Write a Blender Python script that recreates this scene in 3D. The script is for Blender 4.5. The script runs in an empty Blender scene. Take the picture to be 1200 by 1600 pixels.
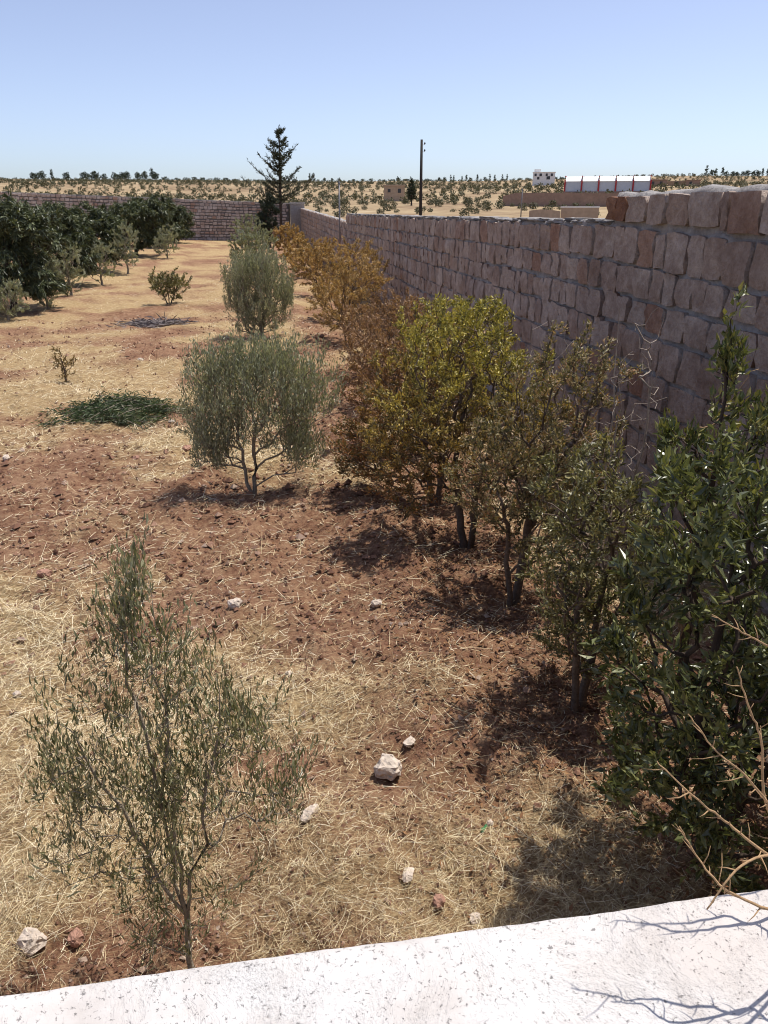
import bpy, math, random
import numpy as np
from mathutils import Vector

# ------------------------------------------------------------------ camera, sky, sun, exposure
R = math.radians
scene = bpy.context.scene
COL = scene.collection
CAM_H, PITCH, YAW, FPX = 3.3, R(21.8), R(8.8), 1200.0
cam_d = bpy.data.cameras.new("camera"); cam = bpy.data.objects.new("camera", cam_d); COL.objects.link(cam)
cam.location = (0, 0, CAM_H); cam.rotation_euler = (R(90) - PITCH, 0, -YAW)
cam_d.sensor_fit = 'VERTICAL'; cam_d.sensor_height = 34.6; cam_d.lens = 34.6 * FPX / 1600.0
cam_d.clip_start = 0.05; cam_d.clip_end = 8000
scene.camera = cam

SUN = Vector((0.32, 0.17, 0.93)).normalized()          # direction towards the sun
world = bpy.data.worlds.new("World"); scene.world = world; world.use_nodes = True
wn = world.node_tree.nodes; wl = world.node_tree.links; wn.clear()
sky = wn.new('ShaderNodeTexSky'); sky.sky_type = 'NISHITA'; sky.sun_disc = False
sky.sun_elevation = math.asin(SUN.z); sky.sun_rotation = math.atan2(SUN.x, SUN.y)
sky.altitude = 350; sky.air_density = 0.70; sky.dust_density = 1.35; sky.ozone_density = 4.8
bg = wn.new('ShaderNodeBackground'); bg.inputs['Strength'].default_value = 0.15
wo = wn.new('ShaderNodeOutputWorld'); 
hs = wn.new('ShaderNodeHueSaturation'); hs.inputs['Saturation'].default_value = 0.76; hs.inputs['Hue'].default_value = 0.508
wl.new(sky.outputs[0], hs.inputs['Color']); wl.new(hs.outputs[0], bg.inputs['Color']); wl.new(bg.outputs[0], wo.inputs['Surface'])
sun_d = bpy.data.lights.new("sun", 'SUN'); sun_d.energy = 4.6; sun_d.angle = R(0.53); sun_d.color = (1.0, 0.95, 0.87)
sun_o = bpy.data.objects.new("sun", sun_d); COL.objects.link(sun_o)
sun_o.rotation_euler = (-SUN).to_track_quat('-Z', 'Y').to_euler(); sun_o.location = (20, 10, 40)
scene.view_settings.view_transform = 'Standard'; scene.view_settings.look = 'None'
scene.view_settings.exposure = 0.26; scene.view_settings.gamma = 1.0
scene.render.engine = 'CYCLES'
scene.cycles.filter_width = 1.05; scene.cycles.max_bounces = 6; scene.cycles.transparent_max_bounces = 8

# ------------------------------------------------------------------ helpers
cp, sp, cy_, sy_ = math.cos(PITCH), math.sin(PITCH), math.cos(YAW), math.sin(YAW)
def ray(px, py):
    dx, up = px - 600.0, 800.0 - py
    f = FPX * cp + up * sp; v = -FPX * sp + up * cp
    return Vector((f * sy_ + dx * cy_, f * cy_ - dx * sy_, v))
def on_ground(px, py, z=0.0):
    d = ray(px, py); t = (CAM_H - z) / -d.z
    return (d.x * t, d.y * t)
def sight(px, py, hd):
    d = ray(px, py); t = hd / math.hypot(d.x, d.y)
    return Vector((d.x * t, d.y * t, CAM_H + d.z * t))

def _hash(ix, iy, seed):
    h = (ix.astype(np.int64) * 374761393 + iy.astype(np.int64) * 668265263 + seed * 1442695041) & 0xFFFFFFFF
    h = ((h ^ (h >> 13)) * 1274126177) & 0xFFFFFFFF
    h = ((h ^ (h >> 16)) * 2246822519) & 0xFFFFFFFF
    return ((h ^ (h >> 15)) & 0xFFFFFF) / float(0xFFFFFF)
def vnoise(x, y, seed=0):
    x = np.asarray(x, float); y = np.asarray(y, float)
    ix = np.floor(x); iy = np.floor(y); fx = x - ix; fy = y - iy
    ux = fx * fx * (3 - 2 * fx); uy = fy * fy * (3 - 2 * fy)
    a = _hash(ix, iy, seed); b = _hash(ix + 1, iy, seed); c = _hash(ix, iy + 1, seed); d = _hash(ix + 1, iy + 1, seed)
    return (a * (1 - ux) + b * ux) * (1 - uy) + (c * (1 - ux) + d * ux) * uy
def fbm(x, y, seed=0, oct=4):
    s = 0; a = 0.5; n = 0
    for o in range(oct):
        s = s + a * vnoise(x * 2 ** o + 17.3 * o, y * 2 ** o - 9.1 * o, seed + o); n += a; a *= 0.5
    return s / n
def sstep(a, b, x):
    t = np.clip((x - a) / (b - a), 0, 1); return t * t * (3 - 2 * t)

def mesh_np(name, verts, polys, smooth=False):
    """polys: list of (n,k) int arrays"""
    me = bpy.data.meshes.new(name); verts = np.asarray(verts, np.float32)
    me.vertices.add(len(verts)); me.vertices.foreach_set('co', verts.ravel())
    loops = np.concatenate([p.ravel() for p in polys]).astype(np.int32)
    tot = np.concatenate([np.full(len(p), p.shape[1], np.int32) for p in polys])
    start = np.concatenate([[0], np.cumsum(tot)[:-1]]).astype(np.int32)
    me.loops.add(len(loops)); me.loops.foreach_set('vertex_index', loops)
    me.polygons.add(len(tot)); me.polygons.foreach_set('loop_start', start); me.polygons.foreach_set('loop_total', tot)
    me.polygons.foreach_set('use_smooth', np.full(len(tot), smooth, bool))
    me.update(calc_edges=True); return me
def link(name, me, mat=None, parent=None, loc=None):
    o = bpy.data.objects.new(name, me); COL.objects.link(o)
    if mat is not None and len(me.materials) == 0: me.materials.append(mat)
    if parent is not None: o.parent = parent
    if loc is not None: o.location = loc
    return o
def empty(name, loc=(0, 0, 0), rz=0):
    o = bpy.data.objects.new(name, None); COL.objects.link(o); o.location = loc; o.rotation_euler = (0, 0, rz)
    o.empty_display_size = 0.2; return o
def tag(o, label=None, cat=None, group=None, kind=None):
    if label: o['label'] = label
    if cat: o['category'] = cat
    if group: o['group'] = group
    if kind: o['kind'] = kind
    return o
def copy_tree(o, parent=None):
    c = o.copy(); COL.objects.link(c); c.parent = parent
    for ch in list(o.children): copy_tree(ch, c)
    return c

class MB:
    def __init__(s): s.v = []; s.f = []
    def box(s, x0, x1, y0, y1, z0, z1, taper=0):
        b = len(s.v); t = taper
        s.v += [(x0, y0, z0), (x1, y0, z0), (x1, y1, z0), (x0, y1, z0), (x0 + t, y0 + t, z1), (x1 - t, y0 + t, z1), (x1 - t, y1 - t, z1), (x0 + t, y1 - t, z1)]
        s.f += [tuple(b + i for i in q) for q in ((0, 3, 2, 1), (4, 5, 6, 7), (0, 1, 5, 4), (1, 2, 6, 5), (2, 3, 7, 6), (3, 0, 4, 7))]
        return s
    def tube(s, pts, radii, n=6):
        b = len(s.v); P = [Vector(p) for p in pts]
        for i, p in enumerate(P):
            d = (P[min(i + 1, len(P) - 1)] - P[max(i - 1, 0)]).normalized()
            u = d.cross(Vector((0.31, 0.92, 0.2))).normalized(); w = d.cross(u)
            for k in range(n):
                a = 2 * math.pi * k / n; s.v.append(tuple(p + (u * math.cos(a) + w * math.sin(a)) * radii[i]))
        for i in range(len(P) - 1):
            for k in range(n):
                s.f.append((b + i * n + k, b + i * n + (k + 1) % n, b + (i + 1) * n + (k + 1) % n, b + (i + 1) * n + k))
        s.f.append(tuple(b + k for k in reversed(range(n)))); s.f.append(tuple(b + (len(P) - 1) * n + k for k in range(n)))
        return s
    def build(s, name, mat, parent=None, smooth=False, loc=None):
        me = bpy.data.meshes.new(name); me.from_pydata(s.v, [], s.f)
        if smooth: me.polygons.foreach_set('use_smooth', np.ones(len(me.polygons), bool))
        me.update(); return link(name, me, mat, parent, loc)

# ------------------------------------------------------------------ materials
class NT:
    def __init__(s, name):
        s.m = bpy.data.materials.new(name); s.m.use_nodes = True; s.t = s.m.node_tree; s.n = s.t.nodes; s.l = s.t.links; s.n.clear()
        s.out = s.n.new('ShaderNodeOutputMaterial')
    def add(s, typ, **kw):
        nd = s.n.new(typ)
        for k, v in kw.items():
            if k in nd.inputs.keys(): nd.inputs[k].default_value = v
            else: setattr(nd, k, v)
        return nd
    def noise(s, scale, detail=4, rough=0.55, vec=None, dist=0.0):
        nd = s.add('ShaderNodeTexNoise', Scale=scale, Detail=detail, Roughness=rough, Distortion=dist)
        if vec is not None: s.l.new(vec, nd.inputs['Vector'])
        return nd.outputs['Fac']
    def ramp(s, fac, stops):
        r = s.add('ShaderNodeValToRGB'); e = r.color_ramp.elements
        while len(e) < len(stops): e.new(0.5)
        for i, (p, c) in enumerate(stops):
            e[i].position = p; e[i].color = (*c, 1) if len(c) == 3 else c
        s.l.new(fac, r.inputs['Fac']); return r.outputs['Color']
    def mix(s, fac, a, b, blend='MIX'):
        nd = s.add('ShaderNodeMix', data_type='RGBA', blend_type=blend)
        for sock, v in ((nd.inputs[0], fac), (nd.inputs[6], a), (nd.inputs[7], b)):
            if hasattr(v, 'links'): s.l.new(v, sock)
            elif isinstance(v, (int, float)): sock.default_value = v
            else: sock.default_value = (*v, 1)
        return nd.outputs[2]
    def math(s, op, a, b=0.0):
        nd = s.add('ShaderNodeMath', operation=op)
        for i, v in enumerate((a, b)):
            if hasattr(v, 'links'): s.l.new(v, nd.inputs[i])
            else: nd.inputs[i].default_value = v
        return nd.outputs[0]
    def bsdf(s, color, rough=0.85, bump=None, bstr=0.4, bdist=0.02, spec=0.3):
        b = s.add('ShaderNodeBsdfPrincipled')
        if hasattr(color, 'links'): s.l.new(color, b.inputs['Base Color'])
        else: b.inputs['Base Color'].default_value = (*color, 1)
        if hasattr(rough, 'links'): s.l.new(rough, b.inputs['Roughness'])
        else: b.inputs['Roughness'].default_value = rough
        b.inputs['Specular IOR Level'].default_value = spec
        if bump is not None:
            bp = s.add('ShaderNodeBump', Strength=bstr, Distance=bdist); s.l.new(bump, bp.inputs['Height']); s.l.new(bp.outputs[0], b.inputs['Normal'])
        return b
    def done(s, b): s.l.new(b.outputs[0], s.out.inputs['Surface']); return s.m

def leaf_mat(name, stops, rough=0.5, trans=0.3, spec=0.4, vein=None, zgrad=None):
    t = NT(name); g = t.add('ShaderNodeNewGeometry')
    fac = g.outputs['Random Per Island']
    tc = t.add('ShaderNodeTexCoord')
    n = t.noise(1.6, 2, vec=tc.outputs['Object'])
    fac2 = t.math('ADD', t.math('MULTIPLY', fac, 0.62), t.math('MULTIPLY', t.math('SUBTRACT', n, 0.3), 0.8))
    col = t.ramp(fac2, stops)
    b = t.bsdf(col, rough, spec=spec)
    if trans <= 0: return t.done(b)
    tr = t.add('ShaderNodeBsdfTranslucent'); t.l.new(t.mix(1.0, col, (1.0, 0.95, 0.45), 'MULTIPLY'), tr.inputs['Color'])
    mx = t.add('ShaderNodeMixShader'); mx.inputs[0].default_value = trans
    t.l.new(b.outputs[0], mx.inputs[1]); t.l.new(tr.outputs[0], mx.inputs[2]); t.l.new(mx.outputs[0], t.out.inputs['Surface'])
    return t.m
def two_tone(name, low, high, z0, z1, rough=0.5, trans=0.25):
    t = NT(name); g = t.add('ShaderNodeNewGeometry'); tc = t.add('ShaderNodeTexCoord'); n = t.noise(1.8, 3, vec=tc.outputs['Object'])
    fac = t.math('ADD', t.math('MULTIPLY', g.outputs['Random Per Island'], 0.75), t.math('MULTIPLY', t.math('SUBTRACT', n, 0.36), 0.7))
    sx = t.add('ShaderNodeSeparateXYZ'); t.l.new(tc.outputs['Object'], sx.inputs[0])
    mr = t.add('ShaderNodeMapRange'); mr.inputs['From Min'].default_value = z0; mr.inputs['From Max'].default_value = z1
    t.l.new(t.math('ADD', sx.outputs['Z'], t.math('ADD', t.math('MULTIPLY', t.math('SUBTRACT', n, 0.5), 1.6), t.math('MULTIPLY', t.math('SUBTRACT', g.outputs['Random Per Island'], 0.5), 0.7))), mr.inputs['Value'])
    col = t.mix(mr.outputs[0], t.ramp(fac, low), t.ramp(fac, high)); b = t.bsdf(col, rough, spec=0.5)
    tr = t.add('ShaderNodeBsdfTranslucent'); t.l.new(t.mix(1.0, col, (1.0, 0.95, 0.5), 'MULTIPLY'), tr.inputs['Color']); mx = t.add('ShaderNodeMixShader'); mx.inputs[0].default_value = trans
    t.l.new(b.outputs[0], mx.inputs[1]); t.l.new(tr.outputs[0], mx.inputs[2]); t.l.new(mx.outputs[0], t.out.inputs['Surface']); return t.m
def plain(name, color, rough=0.8, var=0.15, scale=4.0, bump=0.0, spec=0.3, metal=0.0):
    t = NT(name); tc = t.add('ShaderNodeTexCoord')
    n = t.noise(scale, 5, vec=tc.outputs['Object'])
    c = t.ramp(n, [(0.25, tuple(v * (1 - var) for v in color)), (0.75, tuple(min(1, v * (1 + var)) for v in color))])
    b = t.bsdf(c, rough, n if bump else None, bump, 0.02, spec); b.inputs['Metallic'].default_value = metal
    return t.done(b)

M = {}
def make_ground_mat():
    t = NT('soil_and_stubble'); at_s = t.add('ShaderNodeAttribute', attribute_name='straw'); at_f = t.add('ShaderNodeAttribute', attribute_name='field')
    g = t.add('ShaderNodeNewGeometry'); pos = g.outputs['Position']
    n1 = t.noise(1.6, 8, 0.72, pos); n2 = t.noise(13, 7, 0.78, pos); n3 = t.noise(70, 4, 0.7, pos); big = t.noise(0.18, 4, 0.6, pos)
    soil = t.ramp(t.math('ADD', t.math('MULTIPLY', n1, 0.5), t.math('MULTIPLY', n2, 0.5)),
                  [(0.36, (0.07, 0.033, 0.022)), (0.46, (0.19, 0.094, 0.057)), (0.58, (0.30, 0.175, 0.108)), (0.72, (0.44, 0.315, 0.21))])
    # straw fibres: stretched noise in a few directions
    fib = None
    for k, a in enumerate((0.2, 1.25, 2.3)):
        mp = t.add('ShaderNodeMapping'); mp.inputs['Rotation'].default_value = (0, 0, a); mp.inputs['Scale'].default_value = (9, 120, 40)
        t.l.new(pos, mp.inputs['Vector']); nz = t.noise(1.0, 3, 0.6, mp.outputs[0], 0.6)
        fib = nz if fib is None else t.math('MAXIMUM', fib, nz)
    straw = t.ramp(t.math('ADD', t.math('MULTIPLY', fib, 0.7), t.math('MULTIPLY', n2, 0.3)),
                   [(0.43, (0.14, 0.078, 0.042)), (0.54, (0.37, 0.255, 0.13)), (0.68, (0.60, 0.475, 0.27))])
    sf = t.math('ADD', t.math('ADD', at_s.outputs['Fac'], 0.03), t.math('MULTIPLY', t.math('SUBTRACT', n2, 0.5), 0.9))
    sf = t.math('ADD', sf, t.math('MULTIPLY', t.math('SUBTRACT', fib, 0.55), 1.1))
    cl = t.add('ShaderNodeClamp'); t.l.new(sf, cl.inputs[0])
    garden = t.mix(cl.outputs[0], soil, straw)
    far = t.ramp(t.math('ADD', t.math('MULTIPLY', t.noise(0.035, 6, 0.62, pos), 0.6), t.math('MULTIPLY', t.noise(0.35, 4, 0.6, pos), 0.4)),
                 [(0.36, (0.16, 0.105, 0.065)), (0.46, (0.26, 0.185, 0.11)), (0.58, (0.36, 0.275, 0.165)), (0.70, (0.46, 0.385, 0.27))])
    col = t.mix(at_f.outputs['Fac'], garden, far)
    h = t.math('ADD', t.math('MULTIPLY', n2, 0.5), t.math('ADD', t.math('MULTIPLY', n3, 0.3), t.math('MULTIPLY', fib, 0.45)))
    return t.done(t.bsdf(col, 0.95, h, 0.9, 0.05, 0.1))
M['ground'] = make_ground_mat()

def make_stone_mat(name='dressed_limestone', tint=(1, 1, 1)):
    t = NT(name); oi = t.add('ShaderNodeObjectInfo'); g = t.add('ShaderNodeNewGeometry'); pos = g.outputs['Position']
    rnd = t.math('FRACT', t.math('ADD', oi.outputs['Random'], g.outputs['Random Per Island']))
    base = t.ramp(rnd, [(0.0, (0.50, 0.39, 0.325)), (0.25, (0.58, 0.48, 0.415)), (0.5, (0.64, 0.555, 0.49)), (0.86, (0.56, 0.46, 0.40)), (0.975, (0.50, 0.32, 0.235)), (1.0, (0.68, 0.61, 0.54))])
    n = t.noise(9, 7, 0.7, pos); n2 = t.noise(38, 5, 0.75, pos); v = t.add('ShaderNodeTexVoronoi', Scale=26.0); t.l.new(pos, v.inputs['Vector'])
    c = t.mix(t.ramp(n, [(0.35, (0, 0, 0)), (0.7, (1, 1, 1))]), t.mix(1.0, base, (0.62, 0.58, 0.56), 'MULTIPLY'), base)
    c = t.mix(t.ramp(n2, [(0.52, (0, 0, 0)), (0.66, (0.55, 0.55, 0.55))]), c, t.mix(1.0, base, (0.55, 0.48, 0.46), 'MULTIPLY'))
    stain = t.ramp(t.noise(1.3, 6, 0.7, pos, 0.5), [(0.42, (0.72, 0.67, 0.65)), (0.58, (1, 1, 1))])
    c = t.mix(0.8, c, stain, 'MULTIPLY'); c = t.mix(1.0, c, tuple(1.08 * v for v in tint), 'MULTIPLY')
    h = t.math('ADD', t.math('MULTIPLY', n, 0.6), t.math('ADD', t.math('MULTIPLY', n2, 0.45), t.math('MULTIPLY', v.outputs['Distance'], 0.25)))
    return t.done(t.bsdf(c, 0.92, h, 1.0, 0.06, 0.15))
M['stone'] = make_stone_mat(); M['stone_rust'] = make_stone_mat('rust_stained_limestone', (0.72, 0.50, 0.38)); M['stone_pale'] = make_stone_mat('pale_limestone', (1.14, 1.22, 1.28))
def make_mortar():
    t = NT('cement_mortar'); g = t.add('ShaderNodeNewGeometry'); pos = g.outputs['Position']
    n = t.noise(7, 7, 0.7, pos); n2 = t.noise(45, 5, 0.7, pos)
    c = t.ramp(n, [(0.3, (0.25, 0.23, 0.22)), (0.55, (0.37, 0.35, 0.34)), (0.75, (0.50, 0.475, 0.455))])
    return t.done(t.bsdf(c, 0.95, t.math('ADD', n, t.math('MULTIPLY', n2, 0.5)), 0.9, 0.05, 0.1))
M['mortar'] = make_mortar()
def make_plaster():
    t = NT('whitewashed_plaster'); g = t.add('ShaderNodeNewGeometry'); pos = g.outputs['Position']
    n = t.noise(5, 7, 0.65, pos); n2 = t.noise(130, 6, 0.75, pos, 0.3); n3 = t.noise(210, 3, 0.7, pos)
    patch = t.ramp(t.noise(7.0, 6, 0.75, pos, 0.6), [(0.47, (0, 0, 0)), (0.66, (1, 1, 1))])
    c = t.ramp(n, [(0.3, (0.46, 0.425, 0.40)), (0.5, (0.55, 0.53, 0.515)), (0.7, (0.62, 0.61, 0.60))])
    sp_ = t.ramp(n2, [(0.60, (0, 0, 0)), (0.68, (1, 1, 1))])
    c = t.mix(t.math('MULTIPLY', sp_, t.math('ADD', t.math('MULTIPLY', patch, 0.8), 0.15)), c, (0.22, 0.19, 0.17))
    c = t.mix(t.math('MULTIPLY', t.ramp(t.noise(2.6, 3, 0.6, pos), [(0.42, (0, 0, 0)), (0.7, (1, 1, 1))]), 0.45), c, (0.44, 0.365, 0.315))
    sp3 = t.ramp(n3, [(0.54, (0, 0, 0)), (0.72, (1, 1, 1))])
    c = t.mix(t.math('MULTIPLY', t.math('MULTIPLY', sp3, patch), 0.85), c, (0.24, 0.215, 0.20))
    h = t.math('SUBTRACT', t.math('MULTIPLY', n, 0.5), t.math('ADD', t.math('MULTIPLY', sp_, 0.35), t.math('MULTIPLY', t.math('MULTIPLY', n3, patch), 0.6)))
    return t.done(t.bsdf(c, 0.9, h, 0.8, 0.012, 0.15))
M['plaster'] = make_plaster()
M['mortar_dark'] = plain('weathered_dark_mortar', (0.19, 0.175, 0.165), 0.95, 0.3, 3.0, 0.5)
def make_straw():
    t = NT('dry_straw'); g = t.add('ShaderNodeNewGeometry')
    c = t.ramp(g.outputs['Random Per Island'], [(0.0, (0.15, 0.09, 0.05)), (0.3, (0.34, 0.24, 0.135)), (0.55, (0.58, 0.455, 0.26)), (0.85, (0.78, 0.665, 0.435)), (1.0, (0.86, 0.79, 0.60))])
    return t.done(t.bsdf(c, 0.7, spec=0.3))
M['straw'] = make_straw()
def isl(name, stops, rough=0.9):
    t = NT(name); g = t.add('ShaderNodeNewGeometry'); n = t.noise(30, 4, 0.7, g.outputs['Position'])
    c = t.mix(0.5, t.ramp(g.outputs['Random Per Island'], stops), t.ramp(n, stops))
    return t.done(t.bsdf(c, rough, n, 0.5, 0.01, 0.15))
M['clod'] = isl('red_clods', [(0.0, (0.08, 0.04, 0.027)), (0.5, (0.20, 0.105, 0.068)), (0.85, (0.32, 0.19, 0.13)), (1.0, (0.55, 0.46, 0.37))])
M['litter'] = isl('brown_leaf_litter', [(0.0, (0.09, 0.045, 0.025)), (0.5, (0.20, 0.10, 0.05)), (1.0, (0.36, 0.21, 0.10))])
M['rock'] = plain('pale_field_stone', (0.52, 0.435, 0.36), 0.92, 0.35, 22, 1.0)
M['rock_red'] = plain('reddish_field_stone', (0.34, 0.19, 0.135), 0.92, 0.35, 22, 1.0)
M['bark'] = plain('grey_brown_bark', (0.13, 0.095, 0.07), 0.95, 0.4, 30, 0.8)
M['bark_olive'] = plain('olive_bark', (0.27, 0.225, 0.17), 0.95, 0.35, 30, 0.8)
M['bark_dark'] = plain('dark_bark', (0.07, 0.05, 0.038), 0.95, 0.35, 20, 0.8)
M['dry_twig'] = plain('dry_thorny_twig', (0.36, 0.23, 0.12), 0.8, 0.35, 40, 0.4)
M['dead_twig'] = plain('dead_grey_twig', (0.27, 0.22, 0.18), 0.9, 0.3, 30, 0.3)
OLV = [(0.0, (0.099, 0.106, 0.064)), (0.3, (0.221, 0.235, 0.146)), (0.6, (0.381, 0.393, 0.263)), (0.85, (0.553, 0.555, 0.398)), (1.0, (0.688, 0.676, 0.525))]
M['olive'] = leaf_mat('olive_leaf', OLV, 0.42, 0.28, 0.6)
M['olive_near'] = leaf_mat('olive_leaf_young', [(0.0, (0.059, 0.069, 0.031)), (0.35, (0.166, 0.172, 0.087)), (0.65, (0.320, 0.316, 0.180)), (1.0, (0.533, 0.506, 0.339))], 0.4, 0.25, 0.6)
M['pom_yellow'] = leaf_mat('pomegranate_leaf_yellow', [(0.0, (0.066, 0.061, 0.021)), (0.25, (0.185, 0.166, 0.046)), (0.45, (0.387, 0.314, 0.083)), (0.65, (0.620, 0.473, 0.137)), (0.82, (0.520, 0.281, 0.095)), (1.0, (0.368, 0.148, 0.067))], 0.5, 0.3)
M['pom_mixed'] = leaf_mat('pomegranate_leaf_mixed', [(0.0, (0.053, 0.052, 0.026)), (0.3, (0.156, 0.140, 0.066)), (0.5, (0.308, 0.258, 0.128)), (0.7, (0.417, 0.283, 0.153)), (0.85, (0.324, 0.159, 0.095)), (1.0, (0.536, 0.440, 0.276))], 0.5, 0.3)
RUSSET = [(0.0, (0.05, 0.045, 0.02)), (0.3, (0.16, 0.125, 0.045)), (0.5, (0.29, 0.185, 0.07)), (0.68, (0.40, 0.20, 0.075)), (0.84, (0.33, 0.125, 0.05)), (1.0, (0.58, 0.44, 0.22))]
LIME = [(0.0, (0.085, 0.085, 0.02)), (0.3, (0.23, 0.21, 0.04)), (0.55, (0.42, 0.365, 0.075)), (0.8, (0.60, 0.49, 0.11)), (1.0, (0.52, 0.29, 0.07))]
M['pom_two'] = two_tone('pomegranate_leaf_two_tone', RUSSET, LIME, 1.1, 2.1)
M['pom_two_far'] = two_tone('pomegranate_leaf_two_tone_russet', RUSSET, LIME, 1.5, 2.4)
M['pom_orange'] = leaf_mat('pomegranate_leaf_orange', [(0.0, (0.089, 0.073, 0.034)), (0.25, (0.246, 0.177, 0.078)), (0.5, (0.481, 0.303, 0.131)), (0.75, (0.671, 0.457, 0.200)), (1.0, (0.419, 0.208, 0.109))], 0.5, 0.3)
M['pom_red'] = leaf_mat('pomegranate_leaf_russet', [(0.0, (0.076, 0.051, 0.030)), (0.35, (0.234, 0.136, 0.075)), (0.65, (0.406, 0.238, 0.129)), (1.0, (0.522, 0.366, 0.208))], 0.5, 0.3)
M['pom_green'] = leaf_mat('pomegranate_leaf_green', [(0.0, (0.050, 0.049, 0.021)), (0.35, (0.140, 0.135, 0.056)), (0.65, (0.277, 0.253, 0.109)), (0.88, (0.437, 0.365, 0.168)), (1.0, (0.468, 0.286, 0.134))], 0.4, 0.28, 0.55)
M['citrus'] = leaf_mat('citrus_leaf', [(0.0, (0.038, 0.043, 0.017)), (0.35, (0.094, 0.109, 0.040)), (0.65, (0.184, 0.199, 0.077)), (0.88, (0.327, 0.326, 0.136)), (1.0, (0.508, 0.464, 0.202))], 0.30, 0.30, 0.7)
M['citrus_new'] = leaf_mat('citrus_new_leaf', [(0.0, (0.062, 0.082, 0.030)), (0.45, (0.131, 0.151, 0.051)), (0.75, (0.253, 0.237, 0.081)), (1.0, (0.393, 0.265, 0.089))], 0.35, 0.25, 0.5)
M['dark_tree'] = leaf_mat('dark_tree_leaf', [(0.0, (0.028, 0.037, 0.019)), (0.4, (0.068, 0.084, 0.037)), (0.7, (0.139, 0.160, 0.075)), (1.0, (0.335, 0.338, 0.177))], 0.45, 0.15, 0.5)
M['conifer'] = leaf_mat('conifer_needle', [(0.0, (0.02, 0.027, 0.016)), (0.5, (0.048, 0.062, 0.036)), (1.0, (0.10, 0.12, 0.07))], 0.6, 0.1)
M['shrub_far'] = leaf_mat('hill_shrub_leaf', [(0.0, (0.05, 0.053, 0.028)), (0.5, (0.095, 0.095, 0.05)), (1.0, (0.17, 0.155, 0.085))], 0.7, 0.1)
M['pine_far'] = leaf_mat('skyline_pine_leaf', [(0.0, (0.022, 0.032, 0.02)), (0.5, (0.045, 0.06, 0.036)), (1.0, (0.075, 0.09, 0.055))], 0.7, 0.05)
M['cut_green'] = leaf_mat('cut_branch_leaf', [(0.0, (0.029, 0.047, 0.022)), (0.4, (0.065, 0.099, 0.044)), (0.7, (0.147, 0.189, 0.090)), (1.0, (0.476, 0.437, 0.320))], 0.5, 0.2)
M['sapling'] = leaf_mat('parched_leaf', [(0.0, (0.10, 0.07, 0.025)), (0.5, (0.20, 0.14, 0.05)), (1.0, (0.33, 0.20, 0.07))], 0.6, 0.25)
M['grey_sliver'] = isl('grey_slivers', [(0.0, (0.12, 0.10, 0.10)), (0.6, (0.24, 0.205, 0.195)), (1.0, (0.36, 0.30, 0.26))])

# ------------------------------------------------------------------ layout of the plants (needed by the terrain)
def gp(px, py): return on_ground(px, py)
OLIVES = [gp(300, 1500), gp(393, 772), gp(408, 530), gp(400, 440), gp(400, 402)]
POMS = [(2.07, 4.3), (2.07, 5.84), (2.0, 7.15), (1.95, 8.5), (2.15, 10.3), (2.1, 12.6), (2.3, 15.5), (2.1, 19.5), (2.4, 24.0), (2.2, 30.0), (2.3, 38.0), (2.0, 52.0)]
BASINS = [(x, y, 0.75, 0.09) for x, y in OLIVES] + [(x, y, 0.7, 0.07) for x, y in POMS]

HILL_D = [0, 85, 120, 200, 350, 500, 700, 900, 1300, 4000]
HILL_Z = [0, 0.1, 1.2, 3.0, 7.2, 14.0, 23.0, 26.0, 24.0, 24.0]
def gz(x, y, micro=True):
    x = np.asarray(x, float); y = np.asarray(y, float); d = np.hypot(x, y)
    z = np.interp(d, HILL_D, HILL_Z)
    z = z + sstep(150, 500, d) * (fbm(x / 160, y / 160, 5, 3) - 0.5) * 6.0 + sstep(90, 200, d) * (fbm(x / 40, y / 40, 6, 3) - 0.5) * 1.2
    z = z + 1.0 * sstep(35, 80, y) * sstep(-2, -26, x) * (1 - sstep(100, 200, d))
    near = 1 - sstep(30, 90, d)
    z = z + near * 0.24 * (fbm(x / 3.1, y / 3.1, 11, 3) - 0.5)
    # ridge of dug earth along the pomegranate row
    z = z + near * 0.10 * np.exp(-((x - 1.1) / 0.35) ** 2) * (0.4 + fbm(x / 0.6, y / 0.9, 21, 2)) * sstep(1.5, 4, y)
    for bx, by, br, bd in BASINS:
        q = np.hypot(x - bx, y - by) / br
        z = z + bd * (-np.exp(-(q * 1.25) ** 2) + 0.75 * np.exp(-((q - 1.25) / 0.3) ** 2) * (0.5 + fbm(x * 1.3, y * 1.3, 31, 2)))
    if micro:
        fine = 1 - sstep(8, 30, d)
        z = z + near * 0.085 * (fbm(x * 2.6, y * 2.6, 12, 3) - 0.5) * 2 + fine * 0.05 * (fbm(x * 11, y * 11, 13, 3) - 0.5) * 2
    return z
def gz1(x, y): return float(gz(np.array([x]), np.array([y]))[0])
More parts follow.
